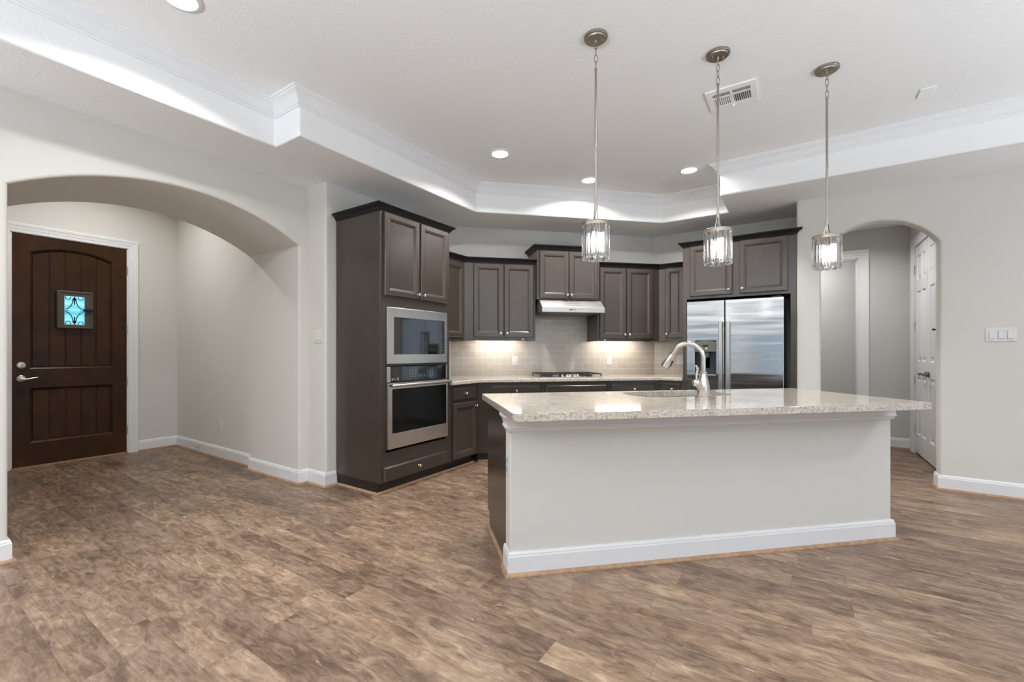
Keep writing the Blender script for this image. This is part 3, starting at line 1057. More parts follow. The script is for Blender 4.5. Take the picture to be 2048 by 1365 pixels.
def kitchen_bases():
    # corner point between left run (X=-2.90) and diagonal (N=-4.785): t = 0.684; diagonal / right run: t = 2.88
    r = base_cab('base_cabinet', 'narrow dark base cabinet with one drawer and door beside the oven cabinet', (-2.90, 3.392, 0), LROT, 0.472,
                 [('drawer', 0.04, 0.43, 0.712, 0.842), ('door', 0.04, 0.43, 0.115, 0.682, 0.41)], kick_ends=(0, 0.03))
    s = MB().sweep([(0.0, 0.052), (0.452, 0.052)], SHOE, 0, side=1).build('shoe_moulding', 'raw_oak', r)
    s['label'] = 'raw oak shoe moulding'
    r = base_cab('base_cabinet', 'angled dark base cabinet left of the cooktop with a wide drawer', TN(0.684, -4.785), DROT, 0.734,
                 [('drawer', 0.15, 0.706, 0.712, 0.842), ('door', 0.15, 0.42, 0.115, 0.682, 0.39), ('door', 0.436, 0.706, 0.115, 0.682, 0.466)])
    s = MB().sweep([(0.012, 0.052), (0.736, 0.052)], SHOE, 0, side=1).build('shoe_moulding', 'raw_oak', r)
    s['label'] = 'raw oak shoe moulding'
    r = base_cab('base_cabinet', 'dark base cabinet under the cooktop with a knobless false front', TN(1.42, -4.785), DROT, 0.80,
                 [('false', 0.04, 0.768, 0.712, 0.842), ('door', 0.04, 0.395, 0.115, 0.682, 0.365), ('door', 0.411, 0.768, 0.115, 0.682, 0.44)])
    r = base_cab('base_cabinet', 'angled dark base cabinet right of the cooktop with a wide drawer', TN(2.22, -4.785), DROT, 0.66,
                 [('drawer', 0.022, 0.582, 0.712, 0.842), ('door', 0.022, 0.294, 0.115, 0.682, 0.265), ('door', 0.31, 0.582, 0.115, 0.682, 0.34)])
    r = base_cab('base_cabinet', 'narrow dark base cabinet with a small panelled drawer beside the refrigerator', (-1.347, 5.42, 0), 0.0, 0.245,
                 [('drawer', 0.045, 0.215, 0.712, 0.842, True), ('door', 0.045, 0.215, 0.115, 0.682, 0.07)])


kitchen_bases()


def wall_cab(name, label, loc, rot, w, depth, z0, z1, doors, crown_path, crown_side=1, crown_z=None, mat='espresso_wood', doorpad=(0.04, 0.0)):
    r = thing(name, label, 'cabinet', loc, rot)
    MB().box(0, w, 0, depth, z0 + 0.032, z1).box(0, w, 0, 0.02, z0, z0 + 0.032).box(0, 0.016, 0.02, depth, z0, z0 + 0.032).box(w - 0.016, w, 0.02, depth, z0, z0 + 0.032).build('carcass', mat, r)
    for x0, x1, a, b, kx in doors:
        cab_door(r, x0, x1, a, b, kx, a + 0.045)
    if crown_path:
        crown(r, crown_path, z1 - 0.004 if crown_z is None else crown_z, crown_side)
    return r


def kitchen_uppers():
    B = 1.343
    T = 2.246
    # face corner left: X=-3.17 & N=-5.05 -> (-3.17, 3.972), t = 0.567 ; right: Y=5.70 -> X=-1.442, t=3.011
    wall_cab('wall_cabinet', 'narrow dark wall cabinet tucked between the oven cabinet and the corner', (-3.17, 3.392, 0), LROT, 0.578, 0.322, B, T,
             [(0.205, 0.552, B + 0.035, T - 0.03, 0.235)], [(0.582, -0.001), (0.0, -0.001)], -1)
    wall_cab('wall_cabinet', 'dark two door wall cabinet left of the range hood', TN(0.567, -5.05), DROT, 0.843, 0.325, B, T,
             [(0.105, 0.453, B + 0.042, T - 0.012, 0.42), (0.463, 0.815, B + 0.042, T - 0.012, 0.494)], [(0.843, -0.001), (-0.002, -0.001)], -1)
    w = wall_cab('wall_cabinet', 'raised short dark two door cabinet above the range hood', TN(1.412, -4.98), DROT, 0.774, 0.395, 1.828, 2.408,
                 [(0.026, 0.382, 1.842, 2.398, 0.36), (0.388, 0.748, 1.842, 2.398, 0.41)], [(0.775, 0.39), (0.775, -0.001), (-0.001, -0.001), (-0.001, 0.39)], -1)
    wall_cab('wall_cabinet', 'dark two door wall cabinet right of the range hood', TN(2.192, -5.05), DROT, 0.819, 0.325, B, T,
             [(0.024, 0.366, B + 0.038, T - 0.006, 0.345), (0.382, 0.728, B + 0.038, T - 0.006, 0.405)], [(0.821, -0.001), (0.0, -0.001)], -1)
    wall_cab('wall_cabinet', 'narrow dark wall cabinet squeezed against the refrigerator surround', (-1.442, 5.70, 0), 0.0, 0.340, 0.322, B, T,
             [(0.075, 0.295, B + 0.045, T - 0.0, 0.10)], [(0.340, -0.001), (-0.002, -0.001)], -1)


kitchen_uppers()


def fridge_surround():
    r = thing('refrigerator_cabinet', 'dark two door cabinet and side panels surrounding the refrigerator', 'cabinet', (-1.10, 5.41, 0), 0.0)
    W, D, T = 1.084, 0.60, 2.415
    mb = MB()
    mb.box(0, W, 0, D, 1.812, T)
    mb.box(0, 0.040, 0, D, 0, 1.812)
    mb.box(W - 0.050, W, 0, D, 0, 1.812)
    mb.build('carcass', 'espresso_wood', r, bevel=0.001)
    crown(r, [(W + 0.001, 0.0), (W + 0.001, -0.001), (-0.001, -0.001), (-0.001, D)], T - 0.008, -1)
    cab_door(r, 0.074, 0.507, 1.842, T - 0.004, 0.472, 1.895)
    cab_door(r, 0.572, 1.012, 1.842, T - 0.004, 0.602, 1.895)

    # refrigerator
    f = thing('refrigerator', 'side by side stainless refrigerator with an ice and water dispenser', 'refrigerator', (-1.05, 5.33, 0), 0.0)
    FW = 0.930
    MB().box(0.012, FW - 0.004, 0.055, 0.66, 0.02, 1.765).build('body', 'fridge_side', f)
    MB().box(0.02, FW - 0.02, 0.04, 0.06, 0.0, 0.07).build('base_grille', 'black', f)
    seam = 0.390
    d1 = MB()
    # left door skin with the dispenser cut out
    dx0, dx1, dz0, dz1 = 0.094, 0.302, 0.965, 1.335
    d1.holed(rect(0.004, seam - 0.004, 0.08, 1.778), [rect(dx0, dx1, dz0, dz1)], 0.0, 0.052, 'y')
    freezer = d1.build('freezer_door', 'fridge_steel', f, bevel=0.007, seg=3)
    d2 = MB().box(seam + 0.004, FW, 0.0, 0.052, 0.08, 1.778).build('fridge_door', 'fridge_steel', f, bevel=0.007, seg=3)
    for door, hx in ((freezer, seam - 0.036), (d2, seam + 0.036)):
        h = MB()
        h.box(hx - 0.018, hx + 0.018, -0.056, -0.036, 0.55, 1.545)
        h.box(hx - 0.011, hx + 0.011, -0.037, 0.002, 0.56, 0.60)
        h.box(hx - 0.011, hx + 0.011, -0.037, 0.002, 1.495, 1.535)
        h.build('handle', 'steel', door, bevel=0.006, seg=3)
        MB().lathe([(0.007, 0), (0.007, -0.004), (0.0001, -0.005)], (hx, -0.055, 1.528), 'y', 12).build('handle_cap', 'nickel', door)
    ds = thing('dispenser', '', '')
    del ds['label'], ds['category']
    ds.parent = f
    top = [(dx0 - 0.004, 1.214), (dx1 + 0.004, 1.214)] + [(dx1 + 0.004 - (dx1 - dx0 + 0.008) * i / 10, 1.318 + 0.018 * sin(pi * i / 10)) for i in range(11)]
    MB().prism(top, -0.010, 0.03, 'y').build('control_face', 'charcoal', ds, bevel=0.003)
    MB().box(dx0 + 0.075, dx0 + 0.135, -0.0112, -0.009, 1.270, 1.290).build('display', 'black', ds)
    MB().box(dx0 + 0.112, dx0 + 0.122, -0.0115, -0.009, 1.245, 1.257).build('indicator_light', 'led_blue', ds)
    rc = MB()
    rc.box(dx0, dx1, 0.10, 0.104, dz0, 1.214)
    rc.box(dx0 - 0.002, dx0, 0.0, 0.104, dz0, 1.214).box(dx1, dx1 + 0.002, 0.0, 0.104, dz0, 1.214).box(dx0, dx1, 0.0, 0.104, dz0 - 0.004, dz0)
    rc.build('recess', 'black', ds)
    MB().box(dx0 + 0.10, dx0 + 0.14, 0.02, 0.08, 1.15, 1.214).build('nozzle', 'charcoal', ds, bevel=0.004)
    MB().box(dx0 + 0.095, dx0 + 0.145, 0.055, 0.065, 1.03, 1.15).build('paddle', 'charcoal', ds, bevel=0.003)
    MB().box(dx0 - 0.004, dx1 + 0.004, -0.014, 0.03, 0.948, 0.966).build('drip_tray', 'steel', ds, bevel=0.006)
    MB().box(FW - 0.10, FW - 0.02, 0.02, 0.12, 1.766, 1.790).build('hinge_cover', 'fridge_side', f, bevel=0.004)


fridge_surround()


# ------------------------------------------------------------------ hood, cooktop, worktops
def hood():
    r = thing('range_hood', 'stainless under-cabinet range hood below the raised cabinet', 'range hood', TN(1.438, -4.86), DROT)
    W = 0.764
    mb = MB()
    # side profile (y, z): front lip, sloped top, back
    prof = [(0.0, 1.672), (0.0, 1.730), (0.125, 1.826), (0.515, 1.826), (0.515, 1.690), (0.06, 1.672)]
    mb.prism([(a, b) for a, b in prof], 0.0, W, 'x')
    mb.build('canopy', 'hood_steel', r, bevel=0.002)
    MB().box(0.02, W - 0.02, 0.05, 0.49, 1.666, 1.674).build('filter', 'charcoal', r)
    MB().box(0.325, 0.365, -0.0012, 0.0, 1.695, 1.709).box(0.369, 0.377, -0.0012, 0.0, 1.699, 1.706).box(0.380, 0.388, -0.0012, 0.0, 1.699, 1.706).box(0.391, 0.399, -0.0012, 0.0, 1.699, 1.706).box(0.402, 0.410, -0.0012, 0.0, 1.699, 1.706).build('badge', 'charcoal', r)
    for i in range(9):
        for j in range(3):
            x = 0.27 + i * 0.024 + (0.012 if j % 2 else 0)
            t = 0.25 + j * 0.25
            y, z = 0.125 * t, 1.730 + 0.096 * t
            a, b, c2 = (y - 0.0018, z + 0.0012), (y + 0.0082, z + 0.0089), (y + 0.0088, z + 0.0082)
            MB().prism([a, b, c2, (y - 0.0012, z + 0.0005)], x, x + 0.012, 'x').build('vent_slot', 'gunmetal', r)

    c = thing('cooktop', 'stainless gas cooktop with black grates set in the granite worktop', 'cooktop', TN(1.42, -4.84, 0.9145), DROT)
    MB().box(0, 0.76, 0, 0.46, 0.0, 0.008).build('plate', 'steel', c, bevel=0.003)
    for i in range(3):
        x0 = 0.012 + i * 0.248
        x1 = x0 + 0.238
        if i == 1:
            y0 = 0.14
        else:
            y0 = 0.03
        gtop, gh = 0.046, 0.012
        mb = MB()
        mb.box(x0, x1, y0, y0 + 0.012, gtop - gh, gtop).box(x0, x1, 0.425, 0.437, gtop - gh, gtop)
        mb.box(x0, x0 + 0.012, y0, 0.437, gtop - gh, gtop).box(x1 - 0.012, x1, y0, 0.437, gtop - gh, gtop)
        mb.box((x0 + x1) / 2 - 0.006, (x0 + x1) / 2 + 0.006, y0, 0.437, gtop - gh, gtop)
        mb.box(x0, x1, (y0 + 0.437) / 2 - 0.006, (y0 + 0.437) / 2 + 0.006, gtop - gh, gtop)
        for fx in (x0, x1 - 0.012):
            for fy in (y0, 0.425):
                mb.box(fx, fx + 0.012, fy, fy + 0.012, 0.008, gtop - gh)
        mb.build('grate', 'cast_iron', c, bevel=0.002)
        for by in ((0.13, 0.33) if i != 1 else (0.28,)):
            MB().lathe([(0.045, 0.008), (0.045, 0.018), (0.03, 0.022), (0.03, 0.028), (0.0001, 0.030)], ((x0 + x1) / 2, by, 0), 'z', 18).build('burner', 'cast_iron', c, smooth=True)
    for i in range(5):
        MB().lathe([(0.020, 0.008), (0.019, 0.014), (0.015, 0.018), (0.013, 0.034), (0.0001, 0.036)], (0.285 + i * 0.048, 0.07 if i % 2 else 0.10, 0), 'z', 16).build('knob', 'steel', c, smooth=True)


hood()


def worktops():
    # kitchen worktop: front edge 35 mm ahead of the faces, follows the three walls
    fx, fn, fy = -2.86, -4.750, 5.385
    A = (fx, 3.392)
    B = (fx, -fn * sqrt(2) + fx)
    Cc = (fy + fn * sqrt(2), fy)
    Dd = (-1.102, fy)
    E_ = (-1.102, YK - 0.01)
    F_ = (YK - 0.01 + (ND + 0.01) * sqrt(2), YK - 0.01)
    G_ = (XK + 0.01, XK + 0.01 - (ND + 0.01) * sqrt(2))
    H_ = (XK + 0.01, 3.392)
    o = MB().prism([A, B, Cc, Dd, E_, F_, G_, H_], 0.875, 0.914).build('kitchen_worktop', 'granite', bevel=0.008, seg=3)
    tag(o, 'speckled granite kitchen worktop along the angled wall under the tiles', 'worktop')

    # island worktop
    t0, t1, n0, n1 = 0.475, 3.03, -2.075, -3.13
    r = 0.055
    cs = [((t0 + r, n0 - r), 90, 180), ((t0 + 0.02, n1 + 0.02), 180, 270), ((t1 + 0.045 - 0.02, n1 + 0.02), 270, 360), ((t1 - r, n0 - r), 0, 90)]
    pts = []
    for (c, a0, a1), rr in zip(cs, (r, 0.02, 0.02, r)):
        for i in range(7):
            a = radians(a0 + (a1 - a0) * i / 6)
            pts.append((c[0] + rr * cos(a), c[1] + rr * sin(a)))
    # sink cut-out, a soft-cornered D shape
    st0, st1, sn0, sn1 = 1.47, 2.22, -3.06, -2.68
    hole = []
    for i in range(40):
        a = 2 * pi * i / 40
        e = 0.55
        ca, sa = cos(a), sin(a)
        hole.append(((st0 + st1) / 2 + (st1 - st0) / 2 * math.copysign(abs(ca) ** e, ca), (sn0 + sn1) / 2 + (sn1 - sn0) / 2 * math.copysign(abs(sa) ** e, sa)))
    # local frame of the island: x = t - 0.51, y = -(n + 2.34)
    L = lambda q: (q[0] - 0.51, -(q[1] + 2.34))
    o = MB().holed([L(p) for p in pts], [[L(p) for p in hole]], 0.876, 0.914, 'z').build('island_worktop', 'granite', loc=TN(0.51, -2.34), rotz=DROT, bevel=0.009, seg=3, merge=True)
    tag(o, 'large speckled granite island worktop with the sink cut into it', 'worktop')

    # undermount sink
    s = thing('kitchen_sink', 'undermount stainless sink in the granite island worktop', 'sink', TN(0.51, -2.34), DROT)
    big = [L(((p[0] - 1.845) * 1.03 + 1.845, (p[1] + 2.875) * 1.05 - 2.875)) for p in hole]
    low = [L(((p[0] - 1.845) * 0.94 + 1.845, (p[1] + 2.875) * 0.90 - 2.875)) for p in hole]
    rim = [L(((p[0] - 1.845) * 1.10 + 1.845, (p[1] + 2.875) * 1.16 - 2.875)) for p in hole]
    mb = MB().loops([[(a, b, 0.8755) for a, b in rim], [(a, b, 0.8755) for a, b in big], [(a, b, 0.72) for a, b in big], [(a, b, 0.69) for a, b in low]], False, True)
    mb.build('bowl', 'sink_steel', s, smooth=True)
    dx, dy = L((1.82, -2.88))
    MB().lathe([(0.045, 0.692), (0.04, 0.695), (0.0001, 0.692)], (dx, dy, 0), 'z', 20).build('drain', 'nickel', s, smooth=True)


worktops()


# ------------------------------------------------------------------ island
def island():
    r = thing('kitchen_island', 'kitchen island with a greige half wall front and dark cabinet behind', 'island', TN(0.51, -2.34), DROT)
    W, PT, D = 2.535, 0.115, 0.755
    MB().box(0, W, 0, PT, 0, 0.874).build('half_wall', 'wall_paint', r, bevel=0.012, seg=3)
    cb = MB()
    cb.box(0.004, 0.024, PT, D, 0.10, 0.8745).box(W - 0.024, W - 0.004, PT, D, 0.10, 0.8745)   # ends
    cb.box(0.004, 0.024, PT, D - 0.075, 0.0, 0.10).box(W - 0.024, W - 0.004, PT, D - 0.075, 0.0, 0.10)
    cb.box(0.024, W - 0.024, D - 0.02, D, 0.10, 0.874)
    cb.box(0.024, W - 0.024, PT, D - 0.02, 0.10, 0.12)
    cb.build('cabinet_box', 'espresso_side', r, bevel=0.001)
    MB().box(0.024, W - 0.024, D - 0.10, D - 0.08, 0, 0.10).build('toe_kick', 'kick_black', r)
    # four doors on the kitchen side
    dw = (W - 0.10) / 5
    for k in range(5):
        a = 0.05 + k * dw
        dmb = door_mesh(a + 0.006, a + dw - 0.006, 0.115, 0.86)
        dmb.v = [(x, D - y, z) for x, y, z in dmb.v]
        dmb.build('door', 'espresso_wood', r)
    bb = [(0, 0), (0.015, 0), (0.015, 0.102), (0.012, 0.110), (0.012, 0.116), (0.006, 0.128), (0, 0.128)]
    path = [(0.0, PT), (0.0, 0.0), (W, 0.0), (W, PT)]
    MB().sweep(path, bb, 0, side=1).build('baseboard', 'white_trim', r)
    s = MB().sweep([(-0.015, PT), (-0.015, -0.015), (W + 0.015, -0.015), (W + 0.015, PT)], SHOE, 0, side=1)
    s.sweep([(0.004, D - 0.075), (0.004, PT + 0.001)], SHOE, 0, side=1)
    s = s.build('shoe_moulding', 'raw_oak', r)
    s['label'] = 'raw oak shoe moulding'
    cv = [(0.0, 0.0), (0.006, 0.0), (0.010, 0.004), (0.012, 0.014), (0.018, 0.018), (0.019, 0.026), (0.015, 0.032), (0.016, 0.046), (0.022, 0.062), (0.032, 0.076), (0.036, 0.080), (0.036, 0.094), (0.0, 0.094)]
    MB().sweep(path, cv, 0.780, side=1).build('cove_moulding', 'white_trim', r)
    ou = MB().box(-0.004, 0.0, 0.028, 0.088, 0.53, 0.645).build('outlet', 'white_plastic', r, bevel=0.002)
    MB().box(-0.0048, -0.004, 0.045, 0.071, 0.548, 0.578).box(-0.0048, -0.004, 0.045, 0.071, 0.597, 0.627).build('sockets', 'grey_print', ou)


island()


def faucet():
    f = thing('kitchen_faucet', 'brushed nickel gooseneck pull-down faucet beside the island sink', 'faucet', TN(1.873, -2.605, 0.914), DROT)
    # local x along T, y away from the camera side
    MB().lathe([(0.040, 0.0), (0.040, 0.006), (0.036, 0.010), (0.037, 0.020), (0.040, 0.05), (0.038, 0.08), (0.029, 0.12), (0.021, 0.155), (0.021, 0.160), (0.023, 0.162), (0.023, 0.168), (0.017, 0.172)], seg=28).build('body', 'faucet_steel', f, smooth=True)
    dvec = Vector((-0.66, 0.75, 0)).normalized()
    R = 0.098
    pts = [(0, 0, 0.16), (0, 0, 0.20), (0, 0, 0.258)]
    for i in range(1, 15):
        a = pi * 0.86 * i / 14
        p = dvec * (R * (1 - cos(a)))
        pts.append((p.x, p.y, 0.258 + R * sin(a)))
    last = Vector(pts[-1])
    dr = (Vector(pts[-1]) - Vector(pts[-2])).normalized()
    pts.append(tuple(last + dr * 0.02))
    MB().tube(pts, 0.0150, 16).build('gooseneck', 'faucet_steel', f, smooth=True)
    e = last + dr * 0.015
    sp = [e + dr * q for q in (0.0, 0.012, 0.015, 0.05, 0.085, 0.105, 0.108)]
    MB().tube([tuple(q) for q in sp], [0.017, 0.017, 0.018, 0.024, 0.029, 0.029, 0.024], 18).build('spray_head', 'faucet_steel', f, smooth=True)
    b0 = e + dr * 0.078 + Vector((0.66, -0.75, 0)).normalized() * 0.027
    MB().tube([tuple(b0 - dr * 0.022), tuple(b0 + dr * 0.022)], 0.009, 10).build('spray_button', 'black', f)
    # side handle
    hv = Vector((-0.80, -0.25, 0)).normalized()
    c = hv * 0.068 + Vector((0, 0, 0.098))
    MB().tube([tuple(hv * 0.01 + Vector((0, 0, 0.05))), tuple(hv * 0.045 + Vector((0, 0, 0.083))), tuple(c)], [0.020, 0.021, 0.019], 16).build('handle_hub', 'faucet_steel', f, smooth=True)
    ball = MB()
    ball.lathe([(0.0001, -0.025), (0.016, -0.020), (0.023, -0.010), (0.025, 0.0), (0.023, 0.010), (0.016, 0.020), (0.0001, 0.025)], tuple(c), 'z', 16)
    ball.build('handle_ball', 'faucet_steel', f, smooth=True)
    lv = [c + Vector((0, 0, 0.02)), c + hv * 0.0 + Vector((0, 0, 0.045)), c - hv * 0.008 + Vector((0, 0, 0.075)), c - hv * 0.012 + Vector((0, 0, 0.095)), c + hv * 0.004 + Vector((0, 0, 0.112))]
    MB().tube([tuple(q) for q in lv], [0.008, 0.0065, 0.008, 0.010, 0.006], 10).build('handle_lever', 'faucet_steel', f, smooth=True)


faucet()


# ------------------------------------------------------------------ backsplash, outlets, under-cabinet lights
def backsplash():
    parts = [('backsplash', (XK, 3.392, 0), LROT, 0.73, 1.36, 'warm subway tile backsplash panel next to the oven cabinet', None),
             ('backsplash', TN(0.44, ND), DROT, 2.75, 1.36, 'glossy greige subway tile backsplash behind the cooktop', (0.96, 1.76)),
             ('backsplash', (-1.585, YK, 0), 0.0, 0.48, 1.36, 'warm subway tile backsplash panel next to the refrigerator', None)]
    for nm, loc, rot, w, zt, lab, up in parts:
        mb = MB()
        if up:
            # taller behind the hood
            mb.prism([(0, 0.905), (w, 0.905), (w, zt), (up[1], zt), (up[1], 1.70), (up[0], 1.70), (up[0], zt), (0, zt)], -0.009, 0.0, 'y')
        else:
            mb.box(0, w, -0.009, 0.0, 0.905, zt)
        o = mb.build(nm, 'subway_tile', loc=loc, rotz=rot)
        struct(o, lab, 'backsplash')


backsplash()


def outlet(label, loc, rot, name='wall_outlet', y=0.0):
    r = thing(name, label, 'outlet', loc, rot)
    MB().box(-0.036, 0.036, -0.006, 0.0, -0.058, 0.058).build('plate', 'white_plastic', r, bevel=0.003)
    for z in (-0.022, 0.022):
        s = MB().box(-0.017, 0.017, -0.008, -0.006, z - 0.016, z + 0.016).build('socket', 'white_plastic', r, bevel=0.002)
        MB().box(-0.008, -0.006, -0.0085, -0.008, z - 0.006, z + 0.006).box(0.006, 0.008, -0.0085, -0.008, z - 0.006, z + 0.006).build('slot', 'dark_slot', s)
    return r


def switch(label, loc, rot, n, name='light_switch', pw=0.046):
    r = thing(name, label, 'light switch', loc, rot)
    w = 0.024 + pw * n
    MB().box(-w / 2, w / 2, -0.006, 0.0, -0.058, 0.058).build('plate', 'white_plastic', r, bevel=0.003)
    for i in range(n):
        x = -w / 2 + 0.012 + pw * (i + 0.5)
        mb = MB().prism([(-0.0062, -0.033), (-0.013, -0.033), (-0.0085, 0.033), (-0.0062, 0.033)], x - 0.0165, x + 0.0165, 'x')
        mb.build('rocker', 'white_plastic', r, bevel=0.001)
        MB().holed(rect(x - 0.0185, x + 0.0185, -0.035, 0.035), [rect(x - 0.017, x + 0.017, -0.0335, 0.0335)], -0.0068, -0.006, 'y').build('rocker_gap', 'switch_gap', r)
    return r


outlet('white outlet on the tiles left of the cooktop', TN(1.237, ND + 0.009, 1.100), DROT)
outlet('white outlet on the tiles right of the cooktop', TN(2.491, ND + 0.009, 1.102), DROT)
outlet('white outlet low on the foyer wall seen through the wide arch', (-5.436, 2.38, 0.361), 0.0)
switch('white double switch on the tiles beside the refrigerator', (-1.245, YK - 0.009, 1.11), 0.0, 2)
switch('white rocker switch on the narrow wall left of the oven cabinet', (-3.605, 2.395, 1.353), 0.0, 2, pw=0.046)
switch('white three gang switch plate on the right wall', (1.396, YR, 1.358), 0.0, 3, pw=0.052)


def under_lights():
    def strip(label, t0, t1, power, clip):
        r = thing('under_cabinet_light', label, 'light', TN(t0, -5.235, 1.374), DROT, group='under cabinet strip lights')
        L = t1 - t0
        MB().box(0, L, -0.02, 0.02, -0.012, 0.0).build('housing', 'white_plastic', r)
        MB().box(0.01, L - 0.01, -0.006, 0.006, -0.022, -0.012).build('diffuser', 'strip_glow', r)
        MB().lathe([(0.009, 0.0), (0.009, -0.006), (0.0001, -0.007)], (clip - t0, -0.188, -0.013), 'y', 10).build('clip', 'white_plastic', r)
        area('strip_light', (L / 2, 0.0, -0.024), (0, 0, -1), L - 0.05, 0.010, power * 0.6, (1, 0.92, 0.80), parent=r)
    strip('glowing strip light under the cabinet left of the hood', 0.72, 1.29, 2.0, 1.256)
    strip('glowing strip light under the cabinet right of the hood', 2.227, 2.868, 2.2, 2.288)


under_lights()


# ------------------------------------------------------------------ ceiling lights and fittings
def pendants():
    root = thing('pendant_light', 'crystal pendant lamp nearest the oven cabinet, first over the island', 'pendant lamp', TN(1.037, -2.412, 0), 0.6, 'crystal pendants over the island')
    C = TZ
    cn = MB().lathe([(0.067, C), (0.067, C - 0.012), (0.065, C - 0.014), (0.059, C - 0.014), (0.059, C - 0.017), (0.056, C - 0.022), (0.052, C - 0.023), (0.0001, C - 0.023)], seg=36).build('canopy', 'lamp_nickel', root, smooth=True)
    MB().lathe([(0.0045, C - 0.036), (0.0045, C - 0.022)], (0.034, -0.012, 0), 'z', 8).lathe([(0.0045, C - 0.036), (0.0045, C - 0.022)], (-0.034, 0.012, 0), 'z', 8).build('screw', 'lamp_nickel', cn)
    ch = MB()
    ch.lathe([(0.007, C - 0.022), (0.007, C - 0.030), (0.004, C - 0.036), (0.0001, C - 0.037)], seg=12)
    z = C - 0.028
    lk = 0.046
    k = 0
    while z - lk > 2.835:
        pts = []
        for i in range(14):
            a = 2 * pi * i / 14
            u, h = 0.0085 * sin(a), (lk / 2) * cos(a)
            h = math.copysign(min(abs(h) * 1.15, lk / 2), h)
            pts.append((u if k % 2 == 0 else 0, 0 if k % 2 == 0 else u, z - lk / 2 + h))
        ch.tube(pts, 0.0021, 6, closed=True)
        z -= lk * 0.84
        k += 1
    ch.build('chain', 'lamp_nickel', root, smooth=True)
    zt = z
    MB().lathe([(0.0065, 2.05), (0.0065, 2.40), (0.0072, 2.402), (0.0072, 2.41), (0.0065, 2.412), (0.0065, zt - 0.016), (0.0085, zt - 0.014), (0.0085, zt - 0.004), (0.003, zt)], seg=14).build('rod', 'lamp_nickel', root, smooth=True)
    st = MB()
    # flared yoke of three curved straps
    prof = [(0.0085, 2.062), (0.0095, 2.035), (0.0120, 2.010), (0.0170, 1.988), (0.0245, 1.972), (0.0340, 1.964)]
    for j in range(3):
        a0 = 2 * pi * j / 3 + 0.35
        rings = []
        for rr, zz in prof:
            ring = []
            for k in range(7):
                a = a0 + (k - 3) * 0.22 * (1.0 if zz > 2.0 else 0.8)
                ring.append((rr * cos(a), rr * sin(a), zz))
            for k in range(6, -1, -1):
                a = a0 + (k - 3) * 0.22 * (1.0 if zz > 2.0 else 0.8)
                ring.append(((rr - 0.004) * cos(a), (rr - 0.004) * sin(a), zz - 0.001))
            rings.append(ring)
        st.loops(rings)
    st.lathe([(0.0100, 2.068), (0.0105, 2.060), (0.0095, 2.036)], seg=16)
    st.build('yoke', 'lamp_nickel', root, smooth=True)
    MB().lathe([(0.0001, 1.966), (0.078, 1.966), (0.082, 1.964), (0.082, 1.961), (0.080, 1.960), (0.080, 1.944), (0.077, 1.943), (0.074, 1.958), (0.0001, 1.958)], seg=40, cap=False).build('collar', 'lamp_nickel', root, smooth=True)
    # ring of faceted crystal bars
    n = 12
    for j in range(n):
        a = 2 * pi * (j + 0.5) / n
        rr, wd, tk = 0.071, 0.0186, 0.010
        zt2, zb = 1.944, 1.752
        rad = Vector((cos(a), sin(a), 0))
        tan = Vector((-sin(a), cos(a), 0))
        sec = [(-wd, -0.001), (-wd * 0.55, tk * 0.8), (wd * 0.55, tk * 0.8), (wd, -0.001), (wd * 0.4, -tk * 0.5), (-wd * 0.4, -tk * 0.5)]
        rings = []
        for zz, s in ((zb, 0.80), (zb + 0.010, 0.98), (zt2 - 0.010, 1.0), (zt2, 0.8)):
            rings.append([tuple(rad * (rr + v * s) + tan * (u * s) + Vector((0, 0, zz))) for u, v in sec])
        MB().loops(rings).build('crystal_bar', 'crystal', root)
    for j in range(3):
        a = 2 * pi * j / 3
        cx, cy = 0.031 * cos(a), 0.031 * sin(a)
        MB().lathe([(0.008, 1.955), (0.008, 1.905), (0.0001, 1.905)], (cx, cy, 0), 'z', 10).build('lamp_socket', 'lamp_nickel', root)
        MB().lathe([(0.005, 1.905), (0.0085, 1.885), (0.0095, 1.860), (0.008, 1.830), (0.004, 1.800), (0.0001, 1.790)], (cx, cy, 0), 'z', 12, cap=False).build('bulb', 'bulb_glow', root, smooth=True)
    dup(root, TN(1.832, -2.409, 0), 'crystal pendant lamp in the middle of the three, in front of the ceiling vent', 1.1)
    dup(root, TN(2.622, -2.406, 0), 'crystal pendant lamp nearest the narrow arch, last over the island', 1.75)


pendants()


